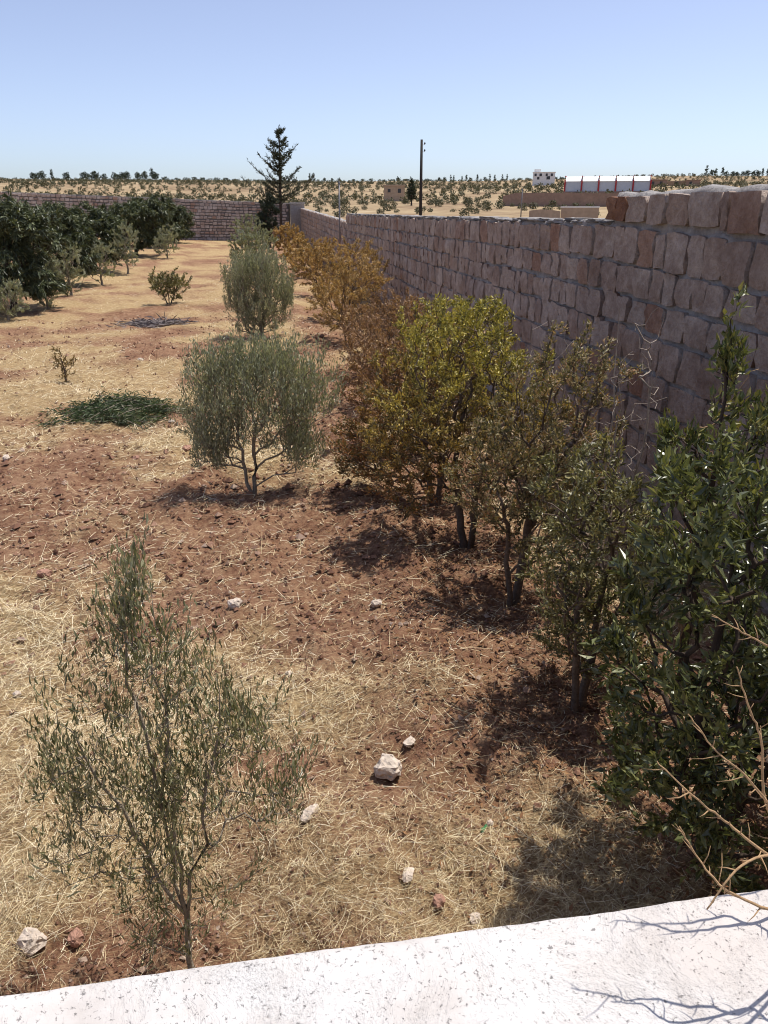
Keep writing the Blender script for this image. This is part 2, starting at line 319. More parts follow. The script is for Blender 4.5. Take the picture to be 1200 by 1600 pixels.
def straw_d(x, y):
    s = (fbm(x / 1.3, y / 1.3, 41, 5) - 0.47) * 4.2 + 0.40
    s = s + (fbm(x / 6, y / 6, 44, 2) - 0.5) * 1.2
    for bx, by, br, bd in BASINS:
        s = s - 1.0 * np.exp(-(np.hypot(x - bx, y - by) / (br * 0.95)) ** 2)
    s = s - 0.75 * np.exp(-((x - 1.5) / 0.7) ** 2) * sstep(3.5, 6.0, y)
    s = s - 0.5 * np.exp(-((x + 2.0 + 0.06 * y) / 0.5) ** 2) * sstep(4.0, 8.0, y) * (1 - sstep(20, 40, y))
    s = s + 0.35 * (1 - sstep(1.0, 2.6, np.hypot((x - 0.6) / 1.1, (y - 3.6) / 1.2))) + 0.35 * sstep(-0.8, -1.6, x) * (1 - sstep(5, 9, y))
    s = s - 0.8 * (1 - sstep(2.2, 3.1, y)) * sstep(-1.1, -0.6, x) * (1 - sstep(0.5, 1.1, x))
    s = s - 0.55 * np.exp(-((x - 0.55 - 0.05 * (y - 6)) / 0.55) ** 2) * sstep(4.2, 5.5, y) * (1 - sstep(11, 16, y)) * (0.5 + fbm(x / 0.7, y / 0.7, 47, 2))
    s = s + 0.12 * sstep(14, 26, y)
    return np.clip(s, 0, 1)

# ------------------------------------------------------------------ ground: one sheet to the horizon
def build_ground():
    az = np.unique(np.concatenate([np.arange(-180, -42, 6.0), np.arange(-42, 52, 0.38), np.arange(52, 180.1, 6.0)]))
    az = az[az < 179.9]
    r = [0.25]
    while r[-1] < 4000: r.append(r[-1] * (1.019 if r[-1] < 40 else 1.03))
    r = np.array(r); A, RR = np.meshgrid(np.radians(az), r)
    x = (RR * np.sin(A)).ravel(); y = (RR * np.cos(A)).ravel(); z = gz(x, y)
    na, nr = len(az), len(r)
    V = np.column_stack([x, y, z]); V = np.vstack([V, [[0, 0, float(z[:na].mean())]]])
    i, j = np.meshgrid(np.arange(nr - 1), np.arange(na), indexing='ij'); i = i.ravel(); j = j.ravel(); j2 = (j + 1) % na
    Q = np.column_stack([i * na + j, (i + 1) * na + j, (i + 1) * na + j2, i * na + j2])[:, ::-1]
    T = np.column_stack([np.full(na, len(V) - 1), np.arange(na), (np.arange(na) + 1) % na])[:, ::-1]
    me = mesh_np('ground', V, [Q, T], True)
    st = np.append(straw_d(x, y), 0.5); fl = np.append(np.maximum(sstep(78, 86, y), sstep(4.2, 4.8, x)), 0)
    for nm, val in (('straw', st), ('field', fl)):
        at = me.attributes.new(nm, 'FLOAT', 'POINT'); at.data.foreach_set('value', val.astype(np.float32))
    o = link('ground', me, M['ground']); tag(o, kind='structure')
    return o
build_ground()

# ------------------------------------------------------------------ stone walls
def stone_template(rng, n=3):
    """a block with its rough chiselled face near y=0, unit size in x and z, depth 1 along +y"""
    g = np.linspace(-0.5, 0.5, n + 1); X, Z = np.meshgrid(g, g); X = X.copy(); Z = Z.copy()
    border = (np.abs(X) > 0.49) | (np.abs(Z) > 0.49); corner = (np.abs(X) > 0.49) & (np.abs(Z) > 0.49)
    Y = np.where(border, 0.03, -0.02) + rng.uniform(-0.17, 0.17, X.shape)
    X += rng.uniform(-0.035, 0.035, X.shape) + Z * rng.uniform(-0.06, 0.06); Z += rng.uniform(-0.03, 0.03, X.shape) + X * rng.uniform(-0.05, 0.05)
    k = np.where(corner, rng.uniform(0.90, 1.0, X.shape), np.where(border, rng.uniform(0.96, 1.01, X.shape), 1.0)); X *= k; Z *= k
    front = np.column_stack([X.ravel(), Y.ravel(), Z.ravel()])
    w = n + 1; ring = [i for i in range(w)] + [i * w + n for i in range(1, w)] + [n * w + i for i in range(n - 1, -1, -1)] + [i * w for i in range(n - 1, 0, -1)]
    lip = front[ring].copy(); back = lip.copy(); back[:, 0] *= 1.02; back[:, 2] *= 1.02; back[:, 1] = 1.0
    V = np.vstack([front, lip, back]); F = []; m = len(ring); b0 = w * w; b1 = b0 + m
    for a in range(n):
        for b in range(n): F.append((a * w + b, a * w + b + 1, (a + 1) * w + b + 1, (a + 1) * w + b))
    for a in range(m): F.append((b0 + a, b1 + a, b1 + (a + 1) % m, b0 + (a + 1) % m))
    return V, np.array(F)
rs = np.random.default_rng(5)
ST = [stone_template(rs) for _ in range(20)]
ST_ME = []
for V, F in ST:
    me = mesh_np('stone', V, [F], True); me.materials.append(M['stone']); ST_ME.append(me)

def lay_courses(rng, L0, L1, ztop, ch, wmin, wmax, wide=1.0):
    """(s, z, w, h) of stones in courses that follow the wall's top"""
    out = []; z0 = -0.2; mid = ztop((L0 + L1) / 2); nc = max(3, round((mid - z0) / ch)); cut = np.cumsum(rng.uniform(0.9, 1.1, nc)); cut = np.concatenate([[0], cut / cut[-1]])
    for i in range(nc):
        s = L0 + rng.uniform(-0.1, 0.1)
        while s < L1:
            w = rng.uniform(wmin, wmax); c = s + w / 2
            if c + w / 2 > L1 + 0.05: break
            H = ztop(c) - z0; wav = 0.03 * (vnoise(np.array([c / 1.7]), np.array([i * 5.3]), 77)[0] - 0.5) * 2 if i < nc - 1 else 0
            za = z0 + cut[i] * H + wav; zb = z0 + cut[i + 1] * H
            gap = rng.uniform(0.008, 0.028) * wide; vg = (rng.uniform(0.015, 0.07) if rng.random() < 0.7 else 0.01) * wide
            out.append((c, (za + zb) / 2 + rng.uniform(-0.01, 0.01), w - gap, zb - za - vg)); s += w
    return out

def joined_stones(rng, items, place):
    Vs = []; Fs = []; b = 0
    for (s, z, w, h) in items:
        V, F = ST[rng.integers(len(ST))]; V = V.copy()
        V = V * np.array([w, 0.13, h])
        if rng.random() < 0.5: V[:, 0] *= -1; Fq = F[:, ::-1]
        else: Fq = F
        V[:, 1] += rng.uniform(-0.02, 0.015)
        Vs.append(place(V, s, z)); Fs.append(Fq + b); b += len(V)
    return np.vstack(Vs), np.vstack(Fs)

def wall_core(L0, L1, top, thick, place, ds=0.25, rough=0.03, seed=3, zbot=-0.5, depth=0.042):
    s = np.arange(L0, L1 + ds * 0.5, ds); s[-1] = L1
    zt = np.array([top(v) for v in s]); zt = zt + (vnoise(s * 5, s * 0, seed) - 0.5) * rough * 2 + (vnoise(s * 17, s * 0, seed + 1) - 0.5) * rough
    rows = [(depth, np.full_like(s, zbot)), (depth, zt - 0.05), (0.07, zt), (thick * 0.5, zt + (vnoise(s * 7, s * 0, seed + 2)) * rough), (thick - 0.05, zt), (thick, zt - 0.05), (thick, np.full_like(s, zbot))]
    V = []
    for (dy, zz) in rows:
        jit = (vnoise(s * 9, s * 0 + dy * 50, seed + 7) - 0.5) * 0.03 if zz[0] != zbot else 0
        V.append(place(np.column_stack([np.zeros_like(s), np.full_like(s, dy) + jit, zz * 0]), s, zz))
    V = np.vstack(V); n = len(s); Q = []
    for k in range(len(rows) - 1):
        i = np.arange(n - 1); Q.append(np.column_stack([k * n + i, k * n + i + 1, (k + 1) * n + i + 1, (k + 1) * n + i]))
    end0 = np.array([[k * n for k in range(len(rows))]]); end1 = np.array([[k * n + n - 1 for k in range(len(rows))]])[:, ::-1]
    return V, np.vstack(Q), end0, end1

WX = 4.2
def place_right(V, s, z):      # wall running along Y, face towards -X; local x -> -Y, local y (depth) -> +X
    s = np.asarray(s); z = np.asarray(z)
    return np.column_stack([WX + V[:, 1], s - V[:, 0], z + V[:, 2]])
FY = 80.0
def place_far(V, s, z):        # wall along X, face towards -Y
    s = np.asarray(s); z = np.asarray(z)
    return np.column_stack([s + V[:, 0], FY + V[:, 1], z + V[:, 2]])

def right_wall():
    rng = np.random.default_rng(11)
    top = lambda s: float(np.interp(s, [-3, 6, 9.4, 20, 39], [3.0, 3.02, 3.1, 3.0, 2.88]))
    root = tag(empty('stone_wall', (WX, 9, 0)), 'long pinkish limestone block wall in shade running along the pomegranate row', 'wall')
    off = np.array([WX, 9, 0])
    V, Q, e0, e1 = wall_core(-3.0, 39.0, top, 0.36, place_right)
    link('mortar_core', mesh_np('mortar_core', V - off, [Q[:, ::-1], e0[:, ::-1], e1[:, ::-1]], True), M['mortar'], root)
    items = lay_courses(rng, -3, 39, lambda s: top(s) - 0.02, 0.372, 0.24, 0.50)
    # upper extra course on the near end
    up_top = lambda s: float(np.interp(s, [-3, 5, 7, 9.5], [3.56, 3.50, 3.45, 3.42]))
    V, Q, e0, e1 = wall_core(-3.0, 9.36, up_top, 0.33, place_right, seed=9, zbot=3.02)
    link('upper_mortar_course', mesh_np('upper_mortar_course', V - off + np.array([0.012, 0, 0]), [Q[:, ::-1], e0[:, ::-1], e1[:, ::-1]], True), M['mortar'], root)
    s = 9.5; upper = []
    for w in (0.30, 0.26, 0.52, 0.40, 0.46, 0.58, 0.14, 0.50, 0.45, 0.5, 0.5, 0.42, 0.5, 0.5, 0.5, 0.5, 0.5, 0.5, 0.5, 0.5, 0.5, 0.5, 0.5, 0.5):
        c = s - w / 2; zt = up_top(c); zb = top(c) + 0.03
        upper.append((c, (zt + zb) / 2 - 0.015 + rng.uniform(-0.01, 0.01), w - 0.03, zt - zb - rng.uniform(0.03, 0.06))); s -= w
    # rubble fill / levelling stones between the two
    allst = items + upper
    def shows(it):
        c = it[0]
        if c < 5.2 or it[1] < 0.75: return -1
        return it[2] * it[3] / (c * c + 16)
    order = sorted(allst, key=shows, reverse=True); singles = [o for o in order[:300]]
    rest = order[300:]
    for (c, z, w, h) in singles:
        o = link('stone', ST_ME[rng.integers(len(ST_ME))], None, root)
        sg = 1 if rng.random() < 0.5 else -1
        o.location = (rng.uniform(-0.02, 0.015), c - 9, z); o.rotation_euler = (0, rng.uniform(-0.02, 0.02), -math.pi / 2)
        o.scale = (w, 0.13, h * 1.0)
        if (c, z, w, h) in upper[:2]: o.material_slots[0].link = 'OBJECT'; o.material_slots[0].material = M['stone_rust']; o['label'] = 'rust-brown block at the stepped end'
        o.rotation_euler = (rng.uniform(-0.03, 0.03), rng.uniform(-0.025, 0.025), -math.pi / 2)
    V, F = joined_stones(rng, rest, place_right)
    o = link('stone_courses', mesh_np('stone_courses', V - off, [F], True), M['stone'], root); tag(o, kind='stuff')
    # thin pale capping slivers along the low wall's top
    mb = MB(); s = 9.6
    V = []; F = []; b = 0
    while s < 38.8:
        w = rng.uniform(0.15, 0.5); V0, F0 = ST[rng.integers(len(ST))]
        q = V0 * np.array([w * 0.98, 0.30, 0.05]); q[:, 1] += 0.03
        V.append(place_right(q, s, top(s) + 0.005 + rng.uniform(-0.015, 0.02))); F.append(F0 + b); b += len(q); s += w
    o = link('capping', mesh_np('capping', np.vstack(V) - off, [np.vstack(F)], True), M['mortar'], root); tag(o, kind='stuff')
    return root
right_wall()

def far_right_wall():
    rng = np.random.default_rng(12)
    top = lambda s: float(np.interp(s, [39, 45, 80], [2.55, 2.62, 3.0]))
    root = tag(empty('stone_wall', (WX, 60, 0)), 'lower far stretch of the limestone wall beyond the step, ending at the corner', 'wall')
    off = np.array([WX, 60, 0])
    V, Q, e0, e1 = wall_core(39.05, 79.9, top, 0.36, place_right, 0.5)
    link('mortar_core', mesh_np('mortar_core', V - off, [Q[:, ::-1], e0[:, ::-1], e1[:, ::-1]], True), M['mortar'], root)
    V, F = joined_stones(rng, lay_courses(rng, 39.1, 79.8, lambda s: top(s), 0.34, 0.3, 0.55), place_right)
    o = link('stone_courses', mesh_np('stone_courses', V - off, [F], True), M['stone'], root); tag(o, kind='stuff')
far_right_wall()

def far_wall():
    rng = np.random.default_rng(13)
    top = lambda s: float(np.interp(s, [-34, -23, 2.6, 5], [4.75, 4.4, 3.45, 3.42]))
    root = tag(empty('stone_wall', (-8, FY, 0)), 'boundary wall of small pale blocks closing the far end of the garden', 'wall')
    off = np.array([-8, FY, 0])
    V, Q, e0, e1 = wall_core(-34, 3.2, top, 0.36, place_far, 0.5, depth=0.075)
    link('mortar_core', mesh_np('mortar_core', V - off, [Q, e0, e1], True), M['mortar_dark'], root)
    V, F = joined_stones(rng, lay_courses(rng, -34, 3.1, top, 0.31, 0.3, 0.5, 2.6), place_far)
    o = link('stone_courses', mesh_np('stone_courses', V - off, [F], True), M['stone_pale'], root); tag(o, kind='stuff')
    p = tag(empty('corner_pier', (3.9, FY - 0.3, 0)), 'grey cement pier at the far corner where the two walls meet', 'pier')
    m = MB(); m.box(-0.68, 0.72, -0.02, 0.72, -0.3, 3.40, 0.02); m.build('shaft', M['mortar'], p)
    m = MB(); m.box(-0.74, 0.78, -0.08, 0.78, 3.402, 3.52, 0.03); m.build('cap', M['mortar'], p)
far_wall()

# ------------------------------------------------------------------ white parapet in the foreground and terrace behind it
PZ = CAM_H - 0.9
def parapet():
    rng = np.random.default_rng(3)
    xs = np.concatenate([np.arange(-3.5, -1.2, 0.1), np.arange(-1.2, 1.4, 0.012), np.arange(1.4, 4.05, 0.1)])
    prof = [(0.725, -0.4), (0.722, PZ - 0.10), (0.729, PZ - 0.014), (0.722, PZ - 0.004)] + [(y, PZ) for y in np.arange(0.71, 0.40, -0.012)] + [(0.385, PZ - 0.006), (0.376, PZ - 0.02), (0.376, PZ - 0.5), (0.376, 1.4)]
    V = []
    for k, (y, z) in enumerate(prof):
        yy = np.full_like(xs, y); zz = np.full_like(xs, z)
        if 0 < k < len(prof) - 2:
            yy = yy + (fbm(xs * 6, xs * 0 + 3.3, 51, 4) - 0.5) * 0.007 * (1 if k < 5 else 0.3)
            zz = zz + (fbm(xs * 9, np.full_like(xs, y * 9), 52, 4) - 0.5) * 0.006 + (fbm(xs * 60, np.full_like(xs, y * 60), 53, 2) - 0.5) * 0.0025
            pit = np.clip(vnoise(xs * 38, np.full_like(xs, y * 38), 54) - 0.86, 0, 1) * 0.05
            zz = zz - pit
        V.append(np.column_stack([xs, yy, zz]))
    n = len(xs); V = np.vstack(V); Q = []
    for k in range(len(prof) - 1):
        i = np.arange(n - 1); Q.append(np.column_stack([k * n + i, k * n + i + 1, (k + 1) * n + i + 1, (k + 1) * n + i]))
    e0 = np.array([[k * n for k in range(len(prof))]])[:, ::-1]; e1 = np.array([[k * n + n - 1 for k in range(len(prof))]])
    me = mesh_np('parapet', V, [np.vstack(Q)[:, ::-1], e0[:, ::-1], e1[:, ::-1]], True)
    o = link('parapet', me, M['plaster']); tag(o, 'thick whitewashed plaster parapet top with pits, across the bottom edge', 'parapet')
    m = MB(); m.box(-3.5, 4.05, -4.0, 0.374, 1.25, 1.42); tag(m.build('terrace', M['plaster']), kind='structure')
parapet()

# ------------------------------------------------------------------ leaves and trees
def lt(v, f): return np.array(v, float), np.array(f)
LEAF4 = lt([(0, 0, 0), (0.45, 0.5, 0.10), (0.45, -0.5, 0.10), (0.5, 0, 0), (1, 0, -0.06)], [(0, 3, 1), (0, 2, 3), (3, 4, 1), (3, 2, 4)])
LEAF2 = lt([(0, 0, 0), (0.5, 0.5, 0.06), (1, 0, -0.05), (0.5, -0.5, 0.06)], [(0, 2, 1), (0, 3, 2)])
def leaves(rng, pos, dirs, length, width, tpl, lv=0.3, flat=0.0):
    N = len(pos); T, F = tpl
    d = dirs / (np.linalg.norm(dirs, axis=1, keepdims=True) + 1e-9)
    up = rng.normal(size=(N, 3)); up[:, 2] += flat; u = np.cross(up, d); u /= (np.linalg.norm(u, axis=1, keepdims=True) + 1e-9); w = np.cross(d, u)
    L = length * rng.uniform(1 - lv, 1 + lv, N); W = width * rng.uniform(1 - lv, 1 + lv, N)
    V = pos[:, None, :] + d[:, None, :] * (T[None, :, 0:1] * L[:, None, None]) + u[:, None, :] * (T[None, :, 1:2] * W[:, None, None]) + w[:, None, :] * (T[None, :, 2:3] * L[:, None, None])
    Fq = F[None] + (np.arange(N) * len(T))[:, None, None]
    return V.reshape(-1, 3), Fq.reshape(-1, 3)

class Skel:
    """a plant skeleton: stems first, then each tip is joined to the best node already there"""
    def __init__(s, rng): s.rng = rng; s.P = np.zeros((20000, 3)); s.par = np.full(20000, -1); s.path = np.zeros(20000); s.n = 0; s.chain = np.zeros(20000, int); s.tips = []; s.nc = 0
    def add(s, p, par, ch):
        i = s.n; s.P[i] = p; s.par[i] = par; s.chain[i] = ch; s.path[i] = 0 if par < 0 else s.path[par] + np.linalg.norm(s.P[par] - s.P[i]); s.n += 1; return i
    def stem(s, pts):
        k = -1; s.nc += 1
        if s.n and pts[0][2] > 0.3: k = int(np.argmin(np.linalg.norm(s.P[:s.n] - np.array(pts[0]), axis=1))); pts = pts[1:]
        for p in pts: k = s.add(np.array(p, float), k, s.nc)
        s.tips.append(k)
    def grow(s, tips, pathw=0.35, seg=0.12, wob=0.02, lift=0.35, minz=None, droop=0.0):
        rng = s.rng; tips = np.asarray(tips)
        d0 = np.array([np.min(np.linalg.norm(s.P[:s.n] - t, axis=1)) for t in tips])
        for t in tips[np.argsort(d0)]:
            Q = s.P[:s.n]; dv = t - Q; dist = np.linalg.norm(dv, axis=1)
            cost = dist + pathw * s.path[:s.n] + 0.8 * np.maximum(0, Q[:, 2] - t[2] + 0.1 * dist)
            if minz is not None: cost = cost + 5 * (Q[:, 2] < minz)
            k = int(np.argmin(cost)); L = dist[k]; p0 = s.P[k]
            if L < 0.02: continue
            n = max(2, int(L / seg)); c1 = p0 + (t - p0) * 0.45; c1[2] += lift * L * 0.5; c1 += rng.normal(0, wob * 2, 3)
            s.nc += 1; prev = k
            for j in range(1, n + 1):
                u = j / n; p = (1 - u) ** 2 * p0 + 2 * u * (1 - u) * c1 + u * u * t
                p = p + rng.normal(0, wob, 3) * (1 if j < n else 0); p[2] -= droop * u * u * L
                prev = s.add(p, prev, s.nc)
            s.tips.append(prev)
            if s.n > 19000: break
    def finish(s, rtip, expo=0.5, rmax=None):
        n = s.n; load = np.zeros(n)
        for t in s.tips: load[t] += 1
        for i in range(n - 1, -1, -1):
            if s.par[i] >= 0: load[s.par[i]] += load[i]
        s.load = load; r = rtip * np.maximum(load, 0.6) ** expo
        if rmax: r = np.minimum(r, rmax)
        s.r = r; return s
    def tubes(s, sides=5, base_flare=1.3):
        n = s.n; P = s.P[:n]; par = s.par[:n]; r = s.r.copy()
        d = np.zeros((n, 3)); m = par >= 0; d[m] = P[m] - P[par[m]]
        for i in range(n):
            if par[i] < 0: d[i] = P[min(i + 1, n - 1)] - P[i]; r[i] *= base_flare
        d /= (np.linalg.norm(d, axis=1, keepdims=True) + 1e-9)
        ref = np.where(np.abs(d[:, 2:3]) > 0.95, np.array([[1.0, 0, 0]]), np.array([[0, 0, 1.0]]))
        u = np.cross(d, ref); u /= (np.linalg.norm(u, axis=1, keepdims=True) + 1e-9); w = np.cross(d, u)
        a = np.arange(sides) * 2 * math.pi / sides
        off = u[:, None, :] * np.cos(a)[None, :, None] + w[:, None, :] * np.sin(a)[None, :, None]
        ring = P[:, None, :] + off * r[:, None, None]
        newb = m & (s.chain[:n] != s.chain[np.maximum(par, 0)])
        idx = np.where(newb)[0]
        ring2 = P[par[idx]][:, None, :] + off[idx] * np.minimum(r[idx] * 1.15, r[par[idx]])[:, None, None]
        V = np.vstack([ring.reshape(-1, 3), ring2.reshape(-1, 3)])
        start = par.copy(); start[idx] = n + np.arange(len(idx))
        e = np.where(m)[0]; k = np.arange(sides); k2 = (k + 1) % sides
        Q = np.stack([start[e][:, None] * sides + k, start[e][:, None] * sides + k2, e[:, None] * sides + k2, e[:, None] * sides + k], axis=2).reshape(-1, 4)
        return V, Q
    def leaf_sites(s, per, max_load=3, spread=0.02):
        n = s.n; e = np.where((s.par[:n] >= 0) & (s.load <= max_load))[0]
        L = np.linalg.norm(s.P[e] - s.P[s.par[e]], axis=1); pr = L / L.sum()
        pick = s.rng.choice(e, size=per, p=pr); u = s.rng.random((per, 1))
        a = s.P[s.par[pick]]; b = s.P[pick]; pos = a + (b - a) * u + s.rng.normal(0, spread, (per, 3)); d = b - a
        d /= (np.linalg.norm(d, axis=1, keepdims=True) + 1e-9)
        return pos, d

def lobe_points(rng, n, lobes, shell=0.5):
    """points in a union of ellipsoids (cx,cy,cz,rx,ry,rz,weight), denser towards the outside"""
    w = np.array([l[6] for l in lobes], float); w /= w.sum(); out = []
    for l, k in zip(lobes, rng.multinomial(n, w)):
        v = rng.normal(size=(k, 3)); v /= np.linalg.norm(v, axis=1, keepdims=True); rr = rng.random((k, 1)) ** shell
        out.append(np.array(l[:3]) + v * rr * np.array(l[3:6]) * rng.uniform(0.8, 1.15, (k, 1)))
    return np.vstack(out)

def plant(name, label, cat, xy, lobes, ntips, nleaf, leaf, width, lmat, bmat, seed, stems, tpl=LEAF4, rtip=0.0025, expo=0.5, group=None,
          spread=0.02, outw=0.9, upw=0.25, shell=0.5, pathw=0.35, max_load=3, sides=5, flat=0.0, droop=0.0, lift=0.35, minz=None, sink=0.06, seg=0.12, extra=None, lmin=0.12, shoot=0.0):
    rng = np.random.default_rng(seed); x, y = xy
    zb = gz1(x, y) - sink; root = tag(empty(name, (x, y, zb)), label, cat, group)
    sk = Skel(rng)
    for st in stems: sk.stem(st)
    tips = lobe_points(rng, ntips, lobes, shell); tips[:, 2] = np.maximum(tips[:, 2], lmin)
    sk.grow(tips, pathw, seg, 0.012, lift, minz, droop)
    if shoot:
        for t in list(sk.tips):
            p = sk.P[t].copy(); q = t; L = shoot * rng.uniform(0.4, 1.3); dx = rng.normal(0, 0.22, 3); dx[2] = 1.0
            for k in range(3): q = sk.add(p + dx * L * (k + 1) / 3 + rng.normal(0, 0.004, 3), q, sk.chain[t])
            sk.tips.append(q)
    sk.finish(rtip, expo)
    V, Q = sk.tubes(sides); link('trunk', mesh_np('trunk', V, [Q], True), bmat, root)
    pos, d = sk.leaf_sites(nleaf, max_load, spread)
    dirs = d * 0.6 + rng.normal(0, 0.5, d.shape) * outw + np.array([0, 0, upw])
    V, F = leaves(rng, pos, dirs, leaf, width, tpl, 0.35, flat)
    V[:, 2] = np.maximum(V[:, 2], 0.05)
    o = link('crown', mesh_np('crown', V, [F], False), lmat, root)
    return root

def stem_pts(p0, p1, n=6, wob=0.02, seed=0):
    rng = np.random.default_rng(seed); p0 = np.array(p0, float); p1 = np.array(p1, float)
    return [tuple(p0 + (p1 - p0) * t + rng.normal(0, wob, 3) * (0 if t in (0,) else 1)) for t in np.linspace(0, 1, n)]

# --- olives in the left-hand row
plant('olive_tree', 'young sparse olive sapling rising just in front of the white parapet', 'olive tree', OLIVES[0],
      [(0.0, 0, 1.05, 0.52, 0.45, 0.42, 3.4), (0.0, 0.02, 1.55, 0.30, 0.28, 0.45, 2.0), (-0.03, 0, 2.0, 0.13, 0.13, 0.36, 1.0), (0.30, 0.05, 1.35, 0.24, 0.25, 0.45, 1.4), (-0.36, 0, 1.3, 0.2, 0.2, 0.5, 1.2), (0.48, 0, 1.05, 0.15, 0.2, 0.3, 0.6), (0.0, -0.05, 0.5, 0.26, 0.26, 0.28, 0.8)],
      280, 6200, 0.043, 0.0092, M['olive_near'], M['bark_olive'], 101,
      [stem_pts((0, 0, 0), (0.0, 0.0, 1.9), 14, 0.012, 1), stem_pts((0.0, 0.02, 0.45), (-0.12, 0.05, 2.0), 12, 0.012, 2), stem_pts((0, 0, 0.4), (0.24, 0.03, 1.6), 9, 0.012, 3), stem_pts((0, 0, 0.42), (-0.36, 0.03, 1.5), 9, 0.012, 4)],
      rtip=0.0012, expo=0.40, spread=0.024, outw=0.5, upw=0.5, pathw=0.05, seg=0.09, lift=-0.15, max_load=2, shell=0.6, shoot=0.16)
plant('olive_tree', 'bushy grey-green olive tree with forked trunk over its own round shadow', 'olive tree', OLIVES[1],
      [(0.12, 0, 1.10, 0.62, 0.6, 0.5, 2.2), (-0.40, 0, 1.02, 0.40, 0.5, 0.46, 1.4), (0.72, 0.05, 1.22, 0.40, 0.5, 0.55, 1.6), (0.06, 0, 1.5, 0.5, 0.45, 0.34, 1.6), (0.42, 0, 1.55, 0.42, 0.4, 0.3, 1.0), (-0.35, 0, 1.5, 0.36, 0.4, 0.28, 0.9), (0.6, 0, 0.62, 0.34, 0.4, 0.28, 1.0), (-0.42, 0, 0.62, 0.3, 0.4, 0.26, 0.9)],
      760, 24000, 0.05, 0.0135, M['olive'], M['bark_olive'], 102,
      [stem_pts((0, 0, 0), (-0.12, 0, 0.75), 7, 0.015, 4), stem_pts((0.03, 0.01, 0.02), (0.10, 0, 0.95), 8, 0.012, 5)],
      rtip=0.0018, expo=0.40, upw=0.5, outw=0.55, shell=0.45, tpl=LEAF2, spread=0.03, shoot=0.24)
plant('olive_tree', 'tall silvery olive tree beyond the bushy one, dark shadow at its foot', 'olive tree', OLIVES[2],
      [(0.0, 0, 1.0, 0.8, 0.8, 0.8, 3), (0.0, 0, 1.75, 0.85, 0.7, 0.5, 3), (-0.5, 0, 1.3, 0.45, 0.5, 0.7, 1.5), (0.55, 0, 1.2, 0.45, 0.5, 0.7, 1.5), (-0.1, -0.1, 0.5, 0.65, 0.5, 0.35, 1)],
      700, 27000, 0.058, 0.016, M['olive'], M['bark_olive'], 103,
      [stem_pts((0, 0, 0), (0, 0, 0.9), 6, 0.02, 6), stem_pts((0, 0, 0.1), (0.2, 0.1, 1.0), 6, 0.02, 7)], tpl=LEAF2, upw=0.9, outw=0.45, shoot=0.3, spread=0.03)
plant('olive_tree', 'grey-green olive tree half hidden behind the tall silvery olive', 'olive tree', OLIVES[3],
      [(0, 0, 1.3, 1.1, 1.0, 0.9, 3), (0.0, 0, 2.0, 1.1, 0.8, 0.6, 2.6), (-0.6, 0, 1.6, 0.7, 0.5, 0.8, 1.3)],
      420, 15000, 0.08, 0.024, M['olive'], M['bark_olive'], 104, [stem_pts((0, 0, 0), (0, 0, 1.0), 6, 0.02, 8)], tpl=LEAF2, upw=0.6, outw=0.5, sides=4)
plant('olive_tree', 'farthest olive of the middle row, close to the orange bush and conifer', 'olive tree', OLIVES[4],
      [(0, 0, 1.4, 1.3, 1.0, 1.0, 3), (-0.4, 0, 2.1, 1.1, 0.8, 0.9, 2)],
      300, 9500, 0.11, 0.033, M['olive'], M['bark_olive'], 105, [stem_pts((0, 0, 0), (0, 0, 1.1), 6, 0.02, 9)], tpl=LEAF2, upw=0.6, outw=0.5, sides=4)

# --- pomegranates along the wall
def pom(i, label, lob, nt, nl, mat, seed, leaf=0.042, width=0.015, nst=3, tpl=LEAF4, h0=0.9, expo=0.45, rt=0.0026, lean=0.0):
    rng = np.random.default_rng(seed)
    st = []
    for k in range(nst):
        a = 2 * math.pi * k / nst + 0.6; st.append(stem_pts((0.04 * math.cos(a), 0.04 * math.sin(a), 0), (0.16 * math.cos(a) + lean, 0.16 * math.sin(a), h0 * rng.uniform(0.85, 1.15)), 8, 0.007, seed + k))
    return plant('pomegranate_tree', label, 'pomegranate tree', POMS[i], lob, nt, nl, leaf, width, mat, M['bark'], seed, st, tpl, rtip=rt, expo=expo, outw=0.85, upw=0.15, shell=0.4, minz=0.35)
pom(0, 'dull green pomegranate tree with low twigs next to the dark citrus', [(0.0, 0, 1.25, 0.48, 0.5, 0.6, 3), (0.1, 0.1, 0.75, 0.5, 0.5, 0.45, 1.8), (-0.1, 0, 1.7, 0.35, 0.4, 0.4, 1), (0.3, 0.2, 0.45, 0.4, 0.4, 0.3, 0.8)], 460, 12500, M['pom_green'], 201, 0.040, 0.015, 2)
pom(1, 'green-brown pomegranate tree with single dark trunk and crown reaching up the wall', [(0.15, 0, 1.40, 0.62, 0.6, 0.6, 3), (0.45, 0.1, 2.05, 0.45, 0.5, 0.5, 1.2), (-0.15, 0, 1.25, 0.55, 0.6, 0.45, 1.6), (0.55, 0.2, 1.2, 0.4, 0.5, 0.6, 1.3), (0.3, -0.1, 0.95, 0.6, 0.5, 0.4, 1.3)], 620, 19000, M['pom_mixed'], 202, 0.040, 0.015, 2)
pom(2, 'large yellow-green pomegranate tree, its crown the broadest and brightest by the wall', [(-0.1, 0, 1.5, 0.85, 0.7, 0.65, 3), (-0.1, 0.2, 2.15, 0.62, 0.6, 0.45, 2), (0.4, 0.1, 1.7, 0.5, 0.6, 0.5, 1.3), (-0.65, 0, 1.3, 0.5, 0.5, 0.5, 1.4), (0.1, 0, 1.0, 0.75, 0.6, 0.4, 1.5), (-0.7, -0.1, 0.95, 0.45, 0.5, 0.45, 1.1), (0.5, 0, 1.2, 0.5, 0.5, 0.5, 1)], 820, 26000, M['pom_two'], 203, 0.040, 0.016, 3)
